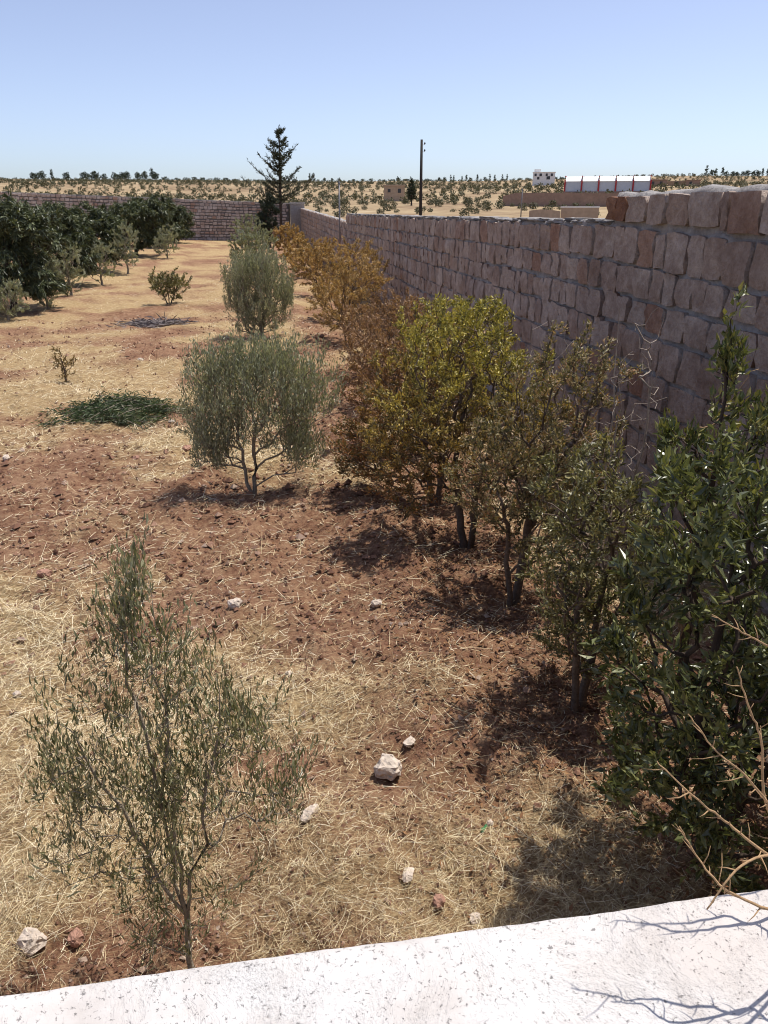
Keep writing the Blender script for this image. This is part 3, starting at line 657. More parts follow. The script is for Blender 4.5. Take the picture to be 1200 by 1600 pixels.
pom(3, 'yellow and orange pomegranate tree just behind the broadest crown', [(-0.1, 0, 1.45, 0.85, 0.7, 0.65, 3), (0.1, 0.1, 2.1, 0.6, 0.6, 0.55, 2), (-0.6, 0, 1.15, 0.5, 0.5, 0.5, 1.3), (0.5, 0, 2.15, 0.4, 0.4, 0.5, 1), (-0.85, 0, 0.85, 0.45, 0.5, 0.45, 1.3)], 660, 18000, M['pom_two_far'], 204, 0.045, 0.018, 3)
pom(4, 'russet pomegranate tree left of the broad yellow crown', [(-0.35, 0, 1.1, 0.9, 0.8, 0.7, 3), (0.2, 0, 1.6, 0.6, 0.6, 0.5, 1.5)], 480, 13000, M['pom_red'], 205, 0.05, 0.02, 3)
pom(5, 'thin reddish pomegranate tree in the row behind the yellow crowns', [(-0.1, 0, 1.15, 0.75, 0.8, 0.75, 3), (0.3, 0, 1.6, 0.5, 0.6, 0.4, 1)], 420, 10000, M['pom_red'], 206, 0.045, 0.018, 3, LEAF2)
pom(6, 'russet pomegranate bush with low rounded crown midway along the row', [(-0.1, 0, 1.0, 0.8, 0.9, 0.7, 3), (0.4, 0, 1.4, 0.6, 0.6, 0.5, 1)], 400, 11000, M['pom_red'], 207, 0.048, 0.019, 3, LEAF2)
pom(7, 'orange pomegranate bush midway down the row below the wall', [(-0.1, 0, 1.1, 0.9, 0.9, 0.8, 3), (0.4, 0, 1.7, 0.7, 0.6, 0.5, 1)], 420, 13000, M['pom_orange'], 208, 0.052, 0.021, 3, LEAF2)
pom(8, 'orange-green pomegranate bush leaning against the wall behind the russet ones', [(0.2, 0, 1.3, 1.0, 1.0, 0.9, 3), (0.7, 0, 1.9, 0.8, 0.6, 0.6, 1.4), (-0.5, 0, 1.0, 0.6, 0.6, 0.6, 1)], 420, 13000, M['pom_orange'], 209, 0.058, 0.024, 3, LEAF2)
pom(9, 'bright amber pomegranate bush at the middle distance with ragged top', [(-0.1, 0, 1.2, 1.1, 1.0, 0.9, 3), (0.5, 0, 1.7, 0.8, 0.6, 0.6, 1)], 360, 11000, M['pom_orange'], 210, 0.072, 0.03, 3, LEAF2)
pom(10, 'amber pomegranate bush second from the far end of the row', [(-0.3, 0, 1.1, 1.0, 1.0, 0.9, 3), (0.4, 0, 1.4, 0.8, 0.6, 0.6, 1)], 320, 9000, M['pom_orange'], 211, 0.09, 0.036, 3, LEAF2)
pom(11, 'bright orange pomegranate bush at the far end of the row', [(0, 0, 1.2, 1.1, 1.1, 0.9, 3), (-0.3, 0, 1.8, 0.8, 0.8, 0.6, 1)], 300, 8000, M['pom_orange'], 212, 0.11, 0.045, 3, LEAF2)

# --- citrus on the right
plant('citrus_tree', 'dense dark glossy green citrus tree at the right by the parapet', 'citrus tree', (2.2, 2.85),
      [(0.0, 0.05, 1.3, 0.72, 0.7, 0.72, 4), (-0.2, 0.1, 1.95, 0.42, 0.4, 0.42, 1.6), (0.35, 0, 1.95, 0.5, 0.5, 0.45, 1.7), (-0.40, -0.1, 0.75, 0.40, 0.5, 0.4, 1.2), (0.1, -0.25, 0.6, 0.6, 0.5, 0.4, 1.2), (0.5, 0, 1.0, 0.6, 0.6, 0.6, 1.5)],
      520, 12500, 0.066, 0.024, M['citrus'], M['bark_dark'], 301,
      [stem_pts((0, 0, 0), (0, 0, 1.1), 8, 0.02, 31), stem_pts((0.02, 0, 0.1), (0.3, 0.05, 1.3), 8, 0.02, 32), stem_pts((0, 0.02, 0.1), (-0.22, 0.05, 1.2), 8, 0.02, 33)],
      outw=0.8, upw=0.1, shell=0.42, spread=0.025, rtip=0.003)
plant('citrus_tree', 'slim citrus with upright shoots of yellowish new leaves against the near wall', 'citrus tree', (2.72, 4.15),
      [(0.05, 0, 1.95, 0.28, 0.3, 0.45, 1.3), (-0.05, 0, 2.45, 0.12, 0.14, 0.35, 0.7), (-0.25, 0, 1.95, 0.14, 0.2, 0.22, 0.7), (0.35, 0, 1.95, 0.3, 0.3, 0.45, 1.4), (0, 0, 1.3, 0.45, 0.4, 0.4, 1.2)],
      80, 1900, 0.068, 0.024, M['citrus_new'], M['bark_dark'], 302,
      [stem_pts((0, 0, 0), (0.02, 0, 1.5), 8, 0.02, 34), stem_pts((0.02, 0, 1.45), (-0.05, 0, 2.75), 10, 0.01, 35), stem_pts((0, 0, 1.3), (0.3, 0, 2.3), 8, 0.01, 36)],
      outw=0.8, upw=0.2, shoot=0.14, spread=0.016, rtip=0.0022)

# --- bare shrubs against the wall
def bare(name, label, xy, lobes, nt, seed, mat, h, nst=4, rt=0.0016):
    rng = np.random.default_rng(seed); x, y = xy
    root = tag(empty(name, (x, y, gz1(x, y) - 0.05)), label, 'shrub'); sk = Skel(rng)
    for k in range(nst): a = rng.uniform(0, 6.28); q = rng.uniform(0.08, 0.25); sk.stem(stem_pts((0.03 * math.cos(a), 0.03 * math.sin(a), 0), (q * math.cos(a), q * math.sin(a), h * rng.uniform(0.7, 1.1)), 12, 0.012, seed + k))
    sk.grow(lobe_points(rng, nt, lobes, 0.6), 0.1, 0.1, 0.012, -0.2); sk.finish(rt, 0.42); V, Q = sk.tubes(4)
    link('stems', mesh_np('stems', V, [Q], True), mat, root)
bare('bare_shrub', 'leafless grey shrub with tall upright twigs in front of the wall', (2.48, 5.0), [(0, 0, 1.6, 0.4, 0.4, 0.7, 1), (0.1, 0, 2.3, 0.2, 0.2, 0.4, 0.5)], 90, 401, M['dead_twig'], 2.4, 6, 0.0022)
bare('bare_shrub', 'leafless pale shrub with curving twigs right of the grey one against the wall', (3.25, 5.0), [(0, 0, 1.3, 0.5, 0.4, 0.6, 1), (0.1, 0, 1.9, 0.3, 0.2, 0.4, 0.4)], 70, 402, M['dry_twig'], 1.9, 5, 0.002)
bare('bare_shrub', 'leafless dark shrub with straight twigs beside the green-brown pomegranate', (2.5, 6.6), [(0, 0, 1.9, 0.3, 0.4, 0.6, 1), (0, 0, 1.2, 0.5, 0.5, 0.6, 1)], 70, 403, M['dead_twig'], 2.3, 5, 0.0022)

# --- dark tree row on the left, drooping fronds
def dark_tree(label, px, py, ztop, rad, seed, nl=9000, leaf=0.24, low=0.5, name='carob_tree'):
    rng = np.random.default_rng(seed); xy = on_ground(px, py, 0.0)
    hh = ztop; rad *= 1.12; lob = [(0, 0, hh * 0.55, rad, rad, hh * 0.42, 3), (rad * 0.3, -rad * 0.4, hh * 0.34, rad * 0.8, rad * 0.7, hh * 0.25, 1.2 if low < 0.55 else 0.2)]
    for k in range(7):
        a = rng.uniform(0, 6.28); q = rad * rng.uniform(0.35, 0.8); r2 = rad * rng.uniform(0.35, 0.6)
        lob.append((q * math.cos(a), q * math.sin(a), hh * rng.uniform(low, 0.85), r2, r2, r2 * 0.65, 0.8))
    return plant(name, label, 'tree', xy, lob, 420, int(nl * 1.6), leaf, leaf * 0.26, M['dark_tree'], M['bark_dark'], seed,
                 [stem_pts((0, 0, 0), (0.05, 0, hh * 0.42), 6, 0.02, seed)], LEAF2, rtip=0.006, outw=0.75, upw=-0.55, shell=0.3, spread=0.06, sides=5, flat=1.5, minz=hh * 0.25, lmin=hh * 0.2)
dark_tree('dense dark green tree cut by the left edge, tallest of the left row', 22, 484, 3.75, 1.75, 501, 14000, 0.20, 0.32)
dark_tree('dark green tree second in the left row, right of the tallest', 98, 446, 3.4, 1.55, 502, 10000, 0.22)
dark_tree('dark green tree third in the left row, behind two grey saplings', 146, 427, 3.35, 1.6, 503, 9000, 0.25)
dark_tree('dark green tree with bare lower trunk, fourth in the left row', 214, 403, 3.4, 1.9, 504, 9000, 0.28, 0.55)
dark_tree('dark green round tree fifth in the left row, before the far wall', 248, 390, 3.7, 1.9, 505, 8000, 0.30)
dark_tree('dark green tree at the far end of the left row, just before the grey olive', 272, 383, 3.1, 1.6, 506, 6000, 0.30)
def sap(label, px, py, h, rad, seed, nl=3500, mat='olive', leaf=0.10):
    return plant('olive_sapling', label, 'olive tree', on_ground(px, py), [(0, 0, h * 0.52, rad * 0.85, rad * 0.85, h * 0.46, 3), (rad * 0.3, 0, h * 0.8, rad * 0.6, rad * 0.6, h * 0.25, 1), (-rad * 0.4, 0, h * 0.4, rad * 0.5, rad * 0.5, h * 0.3, 1)], 240, int(nl * 1.6), leaf * 0.75, leaf * 0.2, M[mat], M['bark_olive'], seed,
                 [stem_pts((0, 0, 0), (0, 0, h * 0.4), 5, 0.015, seed)], LEAF2, upw=0.45, outw=0.6, sides=4, rtip=0.003)
sap('grey-green olive sapling at the left edge in front of the tallest dark tree', 14, 500, 1.2, 0.75, 601)
sap('silvery olive sapling under the second dark tree of the left row', 112, 464, 2.0, 0.9, 602)
sap('silvery olive sapling standing out against the third dark tree', 160, 446, 1.9, 0.9, 603)
sap('tall pale olive sapling in front of the fourth dark tree trunk', 200, 430, 2.5, 0.95, 604, 4500)
sap('small olive sapling right of the bare lower trunk in the left row', 262, 406, 2.0, 1.0, 605, 3000, leaf=0.14)
sap('grey olive tree at the end of the left row by the far wall', 300, 376, 3.0, 1.4, 606, 4000, leaf=0.18)
sap('short olive sapling between the tallest dark tree and the open stubble', 76, 486, 1.5, 0.7, 607)

# --- plants standing in the open stubble
plant('pomegranate_bush', 'small round green-yellow pomegranate bush alone in the open stubble', 'shrub', on_ground(265, 479),
      [(0, 0, 0.65, 0.6, 0.6, 0.55, 3), (0.45, 0, 0.8, 0.4, 0.4, 0.4, 1), (-0.35, 0, 0.85, 0.35, 0.35, 0.4, 1)], 240, 4200, 0.075, 0.028, M['pom_green'], M['bark'], 701,
      [stem_pts((0, 0, 0), (0, 0, 0.4), 4, 0.01, 71), stem_pts((0.05, 0, 0), (0.3, 0, 0.6), 5, 0.01, 72), stem_pts((-0.05, 0, 0), (-0.25, 0, 0.6), 5, 0.01, 73)], LEAF2)
plant('parched_sapling', 'tiny parched sapling with few leaves left of the cut green pile', 'sapling', on_ground(105, 600),
      [(0, 0, 0.42, 0.28, 0.28, 0.28, 2), (-0.1, 0, 0.65, 0.12, 0.12, 0.15, 1)], 40, 320, 0.07, 0.022, M['sapling'], M['bark'], 702,
      [stem_pts((0, 0, 0), (-0.03, 0, 0.5), 6, 0.012, 74)], LEAF4, rtip=0.003)

def cut_pile():
    rng = np.random.default_rng(710); x, y = on_ground(185, 652)
    root = tag(empty('cut_branch_pile', (x, y, gz1(x, y))), 'low heap of freshly cut green branches lying on the stubble', 'brush pile')
    sk = Skel(rng)
    for k in range(46):
        a = rng.normal(0.15, 0.5) + (math.pi if rng.random() < 0.45 else 0); L = rng.uniform(0.4, 1.3); ox, oy = rng.normal(0, 0.32), rng.normal(0, 0.26)
        hh = 0.42 * math.exp(-(oy / 0.35) ** 2) * rng.uniform(0.3, 1)
        st = []
        for t in np.linspace(0, 1, 7):
            xx = ox + math.cos(a) * L * (t - 0.25); yy = oy + math.sin(a) * L * (t - 0.25); st.append((xx, yy, max(0.02, hh * (1 - 0.55 * t) * max(0.25, 1 - (xx / 1.15) ** 2) + 0.03) + rng.normal(0, 0.008)))
        sk.stem(st)
    sk.finish(0.006, 0.1); V, Q = sk.tubes(4); link('branches', mesh_np('branches', V, [Q], True), M['dead_twig'], root)
    pos, d = sk.leaf_sites(5600, 9, 0.055); dirs = d + rng.normal(0, 0.45, d.shape); V, F = leaves(rng, pos, dirs, 0.10, 0.014, LEAF4, 0.4, 0.8); V[:, 2] = np.maximum(V[:, 2], 0.01)
    link('foliage', mesh_np('foliage', V, [F]), M['cut_green'], root)
cut_pile()
def grey_patch():
    rng = np.random.default_rng(711); x, y = on_ground(243, 507); z = gz1(x, y)  # grey patch of thin slivers laid almost flat on the soil
    V, F = leaves(rng, np.column_stack([rng.normal(0, 0.42, 900), rng.normal(0, 0.28, 900), np.abs(rng.normal(0.03, 0.03, 900))]), np.column_stack([rng.normal(size=900), rng.normal(size=900) * 0.4, rng.normal(0, 0.08, 900)]), 0.3, 0.02, LEAF2)
    o = link('grey_patch', mesh_np('grey_patch', V, [F]), M['grey_sliver'], None, (x, y, z)); tag(o, 'flat patch of thin grey slivers lying below the round bush', 'twigs')
grey_patch()

# --- conifer by the far corner
def conifer():
    rng = np.random.default_rng(720); x, y = 2.1, 75.0
    root = tag(empty('conifer_tree', (x, y, gz1(x, y) - 0.1)), 'tall ragged dark conifer with upswept branches by the far corner', 'conifer'); sk = Skel(rng); H = 9.7
    tr = [(0.0 + 0.25 * t, 0, H * t) for t in np.linspace(0, 1, 30)]; sk.stem(tr); ti = list(range(30))
    for k in range(72):
        t = 0.36 + 0.6 * rng.random() ** 1.15; i = int(t * 29); p = np.array(tr[i]); a = rng.uniform(0, 6.28)
        L = (1 - t) ** 0.85 * 4.6 * rng.uniform(0.35, 1.15) + 0.2; sk.nc += 1; prev = i
        for u in np.linspace(0.12, 1, 8):
            q = p + np.array([math.cos(a) * L * u, math.sin(a) * L * u, L * (0.05 * u + 0.50 * u * u)]) + rng.normal(0, 0.04, 3); prev = sk.add(q, prev, sk.nc)
        sk.tips.append(prev)
    sk.finish(0.022, 0.42); V, Q = sk.tubes(6); link('trunk', mesh_np('trunk', V, [Q], True), M['bark_dark'], root)
    e = np.where(sk.load[:sk.n] <= 1)[0]; e = e[sk.par[e] >= 0]
    pick = rng.choice(e, 4800); u = rng.random((4800, 1)); a = sk.P[sk.par[pick]]; b = sk.P[pick]; pos = a + (b - a) * u + rng.normal(0, 0.045, (4800, 3)); d = b - a; d /= np.linalg.norm(d, axis=1, keepdims=True) + 1e-9
    V, F = leaves(rng, pos, d + rng.normal(0, 0.5, d.shape) + np.array([0, 0, 0.25]), 0.26, 0.06, LEAF2); link('crown', mesh_np('crown', V, [F]), M['conifer'], root)
conifer()
plant('cypress_shrub', 'upright dark green bushy tree below the conifer before the far wall', 'tree', (0.9, 66.0),
      [(0, 0, 2.2, 1.0, 1.0, 1.6, 3), (0.2, 0, 3.2, 0.8, 0.8, 0.9, 1.4), (-0.5, 0, 1.6, 0.6, 0.6, 0.8, 1)], 260, 6000, 0.22, 0.055, M['pine_far'], M['bark_dark'], 721, [stem_pts((0, 0, 0), (0, 0, 2.0), 6, 0.02, 75)], LEAF2, rtip=0.008, sides=4)

# --- thorny branches in the right foreground
def thorn_bush():
    rng = np.random.default_rng(730); bx, by = 1.75, 1.05
    root = tag(empty('thorny_bush', (bx, by, gz1(bx, by))), 'dry thorny orange-brown twigs reaching in from the right over the parapet', 'shrub')
    off = Vector((bx, by, gz1(bx, by))); hub = Vector((1.35, 0.98, 2.25))
    mbs = MB(); mbs.tube([off - off, Vector((-0.1, 0, 1.0)), hub - off], [0.016, 0.012, 0.008], 7)
    mbs.tube([Vector((0.05, 0.02, 0)), Vector((0.0, 0.1, 1.1)), Vector((1.2, 1.2, 2.4)) - off], [0.014, 0.010, 0.006], 7); mbs.build('stem', M['dry_twig'], root, True)
    tw = [[(1025, 1190, 0.80), (1085, 1245, 0.80), (1140, 1288, 0.81), (1200, 1335, 0.82), (1290, 1375, 0.9)],
          [(1062, 1292, 0.78), (1092, 1342, 0.78), (1140, 1394, 0.77), (1230, 1425, 0.82), (1330, 1400, 0.9)],
          [(1152, 1042, 0.95), (1168, 1100, 0.95), (1190, 1160, 0.95), (1200, 1265, 0.95), (1270, 1330, 1.0)],
          [(1112, 960, 1.05), (1160, 988, 1.05), (1204, 1012, 1.05), (1330, 1100, 1.1)],
          [(1075, 1115, 0.92), (1120, 1175, 0.92), (1165, 1212, 0.92), (1230, 1290, 0.95), (1300, 1350, 1.0)],
          [(1105, 1420, 0.68), (1160, 1352, 0.72), (1230, 1330, 0.8), (1310, 1340, 0.9)]]
    for t in tw:
        pts = [sight(*p) for p in t] + [Vector((1.22, 1.0, 2.38)), hub]
        # smooth
        dense = []
        for i in range(len(pts) - 1):
            a = pts[max(i - 1, 0)]; b = pts[i]; c = pts[i + 1]; d = pts[min(i + 2, len(pts) - 1)]
            for k in range(7):
                u = k / 7; dense.append(0.5 * ((2 * b) + (c - a) * u + (2 * a - 5 * b + 4 * c - d) * u * u + (3 * b - a - 3 * c + d) * u ** 3) + Vector(rng.normal(0, 0.0005, 3)))
        m = MB(); n = len(dense); m.tube([p - off for p in dense], [0.0008 + 0.0022 * (i / n) for i in range(n)], 6)
        for i in range(2, n - 8, 2):
            dr = (dense[i - 1] - dense[i + 1]).normalized(); sd = dr.cross(Vector(rng.normal(size=3))).normalized(); L = rng.uniform(0.008, 0.024) * (2.0 if rng.random() < 0.22 else 1)
            p = dense[i] - off; m.tube([p, p + (sd * 0.85 + dr * 0.45) * L * 0.6, p + (sd * 0.9 + dr * 0.6) * L], [0.0010, 0.0007, 0.0002], 4)
        m.build('twig', M['dry_twig'], root, True)
thorn_bush()

# ------------------------------------------------------------------ ground cover: straw, clods, litter (nobody could count it)
def polar(rng, n, r0, r1, a0=-38, a1=42):
    r = np.exp(rng.uniform(math.log(r0), math.log(r1), n)); a = np.radians(rng.uniform(a0, a1, n))
    return r * np.sin(a), r * np.cos(a), r
def straw():
    rng = np.random.default_rng(800); x, y, r = polar(rng, 450000, 1.7, 40)
    keep = (rng.random(len(x)) < 0.15 + 0.66 * straw_d(x, y)) & (x < 4.0) & (y > 0.9)
    x, y, r = x[keep], y[keep], r[keep]; o_ = np.argsort(r); x, y, r = x[o_], y[o_], r[o_]; N = len(x)
    z = gz(x, y); a = rng.uniform(0, 2 * math.pi, N) + 0.0; sc = np.clip(r / 5.0, 0.6, 2.4)
    tuft = np.clip(fbm(x * 1.4, y * 1.4, 61, 3) * 2.8 - 1.3, 0, 1) * (0.3 + straw_d(x, y))
    L = rng.uniform(0.03, 0.13, N) * (1 + 1.6 * (rng.random(N) > 0.93)) * (0.8 + 0.6 * tuft) * np.clip(sc, 0.85, 1.4); W = rng.uniform(0.0007, 0.0017, N) * sc
    el = rng.uniform(-0.03, 0.30, N) + tuft * rng.uniform(0, 1.0, N) ** 2
    dx, dy, dz = np.cos(a) * np.cos(el), np.sin(a) * np.cos(el), np.sin(el); ux, uy = -np.sin(a), np.cos(a); bend = rng.uniform(-0.25, 0.3, N) * L
    z0 = z + rng.uniform(0.002, 0.03, N)
    def strip(sel, ts, ws):
        K = len(ts); n = int(sel.sum()); V = np.zeros((n, 2 * K, 3))
        for k in range(K):
            b = bend[sel] * ts[k] ** 2; cx = x[sel] + dx[sel] * L[sel] * ts[k] + ux[sel] * b; cyy = y[sel] + dy[sel] * L[sel] * ts[k] + uy[sel] * b
            cz = z0[sel] + dz[sel] * L[sel] * ts[k] - 0.36 * np.maximum(el[sel], 0) * L[sel] * ts[k] ** 2
            for q, sg in ((0, -1), (1, 1)):
                V[:, k * 2 + q, 0] = cx + sg * ux[sel] * W[sel] * ws[k]; V[:, k * 2 + q, 1] = cyy + sg * uy[sel] * W[sel] * ws[k]; V[:, k * 2 + q, 2] = cz + 0.0005 * sg
        base = (np.arange(n) * 2 * K)[:, None]; Q = np.concatenate([base + np.array([[2 * k, 2 * k + 1, 2 * k + 3, 2 * k + 2]]) for k in range(K - 1)])
        return V.reshape(-1, 3), Q
    V1, Q1 = strip(r < 4.5, [0, 0.5, 1.0], [1, 0.85, 0.35]); V2, Q2 = strip(r >= 4.5, [0, 1.0], [1, 0.6])
    o = link('dry_grass', mesh_np('dry_grass', np.vstack([V1, V2]), [Q1, Q2 + len(V1)]), M['straw']); tag(o, 'dry yellow straw and stubble strewn over the red soil', 'grass', kind='stuff')
straw()
OCT = (np.array([(1, 0, 0), (-1, 0, 0), (0, 1, 0), (0, -1, 0), (0, 0, 1), (0, 0, -1)], float), np.array([(0, 2, 4), (2, 1, 4), (1, 3, 4), (3, 0, 4), (2, 0, 5), (1, 2, 5), (3, 1, 5), (0, 3, 5)]))
def clods():
    rng = np.random.default_rng(801); x, y, r = polar(rng, 90000, 1.7, 26)
    keep = (rng.random(len(x)) < 1.0 - 0.88 * straw_d(x, y)) & (x < 4.0) & (y > 0.9); x, y, r = x[keep], y[keep], r[keep]; N = len(x)
    s = (0.003 + 0.012 * rng.random(N) ** 3 + 0.014 * (rng.random(N) > 0.94)) * np.clip(r / 4, 0.8, 2.2)
    T = OCT[0][None] * rng.uniform(0.55, 1.35, (N, 6, 1)) + rng.normal(0, 0.15, (N, 6, 3)); an = rng.uniform(0, 6.28, N); c, q = np.cos(an)[:, None], np.sin(an)[:, None]
    Tx = T[:, :, 0] * c - T[:, :, 1] * q; Ty = T[:, :, 0] * q + T[:, :, 1] * c
    V = np.stack([x[:, None] + Tx * s[:, None], y[:, None] + Ty * s[:, None], gz(x, y)[:, None] + s[:, None] * 0.25 + T[:, :, 2] * s[:, None] * 0.75], axis=2)
    F = (OCT[1][None] + (np.arange(N) * 6)[:, None, None]).reshape(-1, 3)
    o = link('soil_clods', mesh_np('soil_clods', V.reshape(-1, 3), [F]), M['clod']); tag(o, 'loose crumbs and clods of red-brown soil', 'soil', kind='stuff')
clods()
def litter():
    rng = np.random.default_rng(802); X = []; Y = []
    for (x, y) in POMS[:7] + [(2.2, 2.85)]:
        X.append(x - 0.15 + rng.normal(0, 0.65, 1300)); Y.append(y + rng.normal(0, 0.6, 1300))
    x = np.concatenate(X); y = np.concatenate(Y); k = (x < 4.0) & (y > 0.9); x, y = x[k], y[k]
    V, F = leaves(rng, np.column_stack([x, y, gz(x, y) + rng.uniform(0.004, 0.02, len(x))]), np.column_stack([rng.normal(size=len(x)), rng.normal(size=len(x)), rng.normal(0, 0.15, len(x))]), 0.045, 0.018, LEAF4, 0.4, 3.0)
    o = link('leaf_litter', mesh_np('leaf_litter', V, [F]), M['litter']); tag(o, 'brown fallen leaves under the pomegranate row', 'leaf litter', kind='stuff')
litter()

# ------------------------------------------------------------------ single stones
def rock(label, px, py, w, h, d, seed, mat='rock', name='field_stone'):
    rng = np.random.default_rng(seed); x, y = on_ground(px, py, 0.0); z = gz1(x, y); x, y = on_ground(px, py, z); z = gz1(x, y)
    import bmesh
    bm = bmesh.new()
    for k in range(34):
        p = Vector(rng.normal(size=3)); m_ = (abs(p.x) ** 3 + abs(p.y) ** 3 + abs(p.z) ** 3) ** (1 / 3); p = p * (0.5 / m_) * rng.uniform(0.78, 1.0); bm.verts.new((p.x * w * 1.1, p.y * d * 1.1, p.z * h))
    res = bmesh.ops.convex_hull(bm, input=bm.verts[:]); bmesh.ops.delete(bm, geom=list({g for g in res['geom_interior'] + res['geom_unused'] if isinstance(g, bmesh.types.BMVert)}), context='VERTS')
    bmesh.ops.subdivide_edges(bm, edges=bm.edges[:], cuts=2, use_grid_fill=True)
    for v in bm.verts: v.co += Vector(rng.normal(0, 0.03, 3)) * min(w, h, d)
    me = bpy.data.meshes.new(name); bm.to_mesh(me); bm.free()
    o = link(name, me, M[mat], None, (x, y, z + h * 0.28)); o.rotation_euler = (0, rng.uniform(-0.15, 0.15), rng.uniform(0, 3.1)); tag(o, label, 'stone', 'loose field stones'); return o
ROCKS = [('largest pale jagged stone lying in the stubble in mid foreground', 606, 1208, 0.19, 0.15, 0.15, 'rock'),
         ('flat whitish stone left of and below the largest jagged stone', 484, 1272, 0.13, 0.05, 0.07, 'rock'),
         ('small white stone chip near the parapet, below the jagged stone', 638, 1367, 0.10, 0.05, 0.06, 'rock'),
         ('pale rounded stone near the bottom left by the parapet', 50, 1478, 0.13, 0.12, 0.11, 'rock'),
         ('small buff stone right of the pale rounded one at bottom left', 118, 1468, 0.08, 0.07, 0.07, 'rock_red'),
         ('small buff stone between the near olive and the forked olive', 368, 950, 0.13, 0.11, 0.1, 'rock'),
         ('reddish lump of stone beside the white chip near the parapet', 686, 1411, 0.07, 0.06, 0.06, 'rock_red'),
         ('flat pale stone just behind the largest jagged stone', 640, 1160, 0.12, 0.05, 0.08, 'rock'),
         ('dull red stone in the stubble above the near olive top', 70, 898, 0.13, 0.09, 0.1, 'rock_red'),
         ('small pale stone at the foot of the parapet, right of the red lump', 742, 1440, 0.07, 0.06, 0.06, 'rock'),
         ('small white stone seen through the near olive branches', 202, 1030, 0.08, 0.06, 0.06, 'rock'),
         ('tiny white stone right of the near olive crown', 452, 1056, 0.07, 0.05, 0.05, 'rock'),
         ('small pale stone at the left edge halfway up the stubble', 26, 1086, 0.06, 0.05, 0.05, 'rock'),
         ('reddish stone on the soil left of the forked olive', 292, 704, 0.16, 0.1, 0.12, 'rock_red'),
         ('reddish stone left of the forked olive shadow', 214, 716, 0.12, 0.08, 0.09, 'rock_red'),
         ('small pale stone near the lower corner of the cut green pile', 268, 658, 0.11, 0.07, 0.08, 'rock'),
         ('white stone above the pile in the middle of the stubble', 220, 565, 0.13, 0.09, 0.1, 'rock'),
         ('pale stone at the far left of the stubble below the pile', 10, 716, 0.12, 0.08, 0.09, 'rock'),
         ('small buff stone by the pomegranate shadows', 588, 952, 0.1, 0.08, 0.08, 'rock'),
         ('small grey stone right of the largest jagged stone', 766, 1290, 0.05, 0.04, 0.04, 'rock')]
for i, (lb, px, py, w, h, d, m) in enumerate(ROCKS): rock(lb, px, py, w, h, d, 900 + i, m)
def green_scrap():
    x, y = on_ground(755, 1302); z = gz1(x, y); t = NT('green_plastic'); t.done(t.bsdf((0.02, 0.24, 0.09), 0.25, spec=0.5))
    root = tag(empty('plastic_bottle_neck', (x, y, z + 0.012), 0.7), 'tiny scrap of green plastic lying in the straw', 'litter')
    m = MB(); m.tube([(-0.02, 0, 0.004), (-0.005, 0, 0.006), (0.005, 0, 0.008), (0.02, 0, 0.009)], [0.013, 0.012, 0.009, 0.008], 10); m.build('neck', t.m, root, True)
    m = MB(); m.tube([(0.02, 0, 0.009), (0.03, 0, 0.009)], [0.0105, 0.0105], 10); m.build('cap', t.m, root)
green_scrap()

# ------------------------------------------------------------------ beyond the walls
def clump_mesh(name, rng, n, rx, rz, leaf, mat, cone=0.0, trunk=0.0, top=1.0):
    v = rng.normal(size=(n, 3)); v /= np.linalg.norm(v, axis=1, keepdims=True); v *= rng.random((n, 1)) ** 0.35
    v[:, 2] = (v[:, 2] + 1) / 2; k = 1 - cone * v[:, 2]; lump = 0.8 + 0.45 * rng.random((n, 1))
    P = np.column_stack([v[:, 0] * rx * k, v[:, 1] * rx * k, v[:, 2] * rz]) * np.column_stack([lump, lump, np.ones((n, 1))]); P[:, 2] += trunk
    V, F = leaves(rng, P, rng.normal(size=(n, 3)) + np.array([0, 0, 0.3]), leaf, leaf * 0.6, LEAF2)
    if trunk > 0:
        T = MB(); T.tube([(0, 0, -0.4), (0.05, 0, trunk + rz * 0.3)], [0.16, 0.1], 5); b = len(V); V = np.vstack([V, np.array(T.v)])
        q = np.array([f for f in T.f if len(f) == 4]) + b; me = mesh_np(name, V, [F, q]); me.materials.append(mat); return me
    me = mesh_np(name, V, [F]); me.materials.append(mat); return me
rngf = np.random.default_rng(950)
SH = [clump_mesh('hill_shrub', rngf, 190, 1.35, 1.9, 0.42, M['shrub_far']) for _ in range(4)]
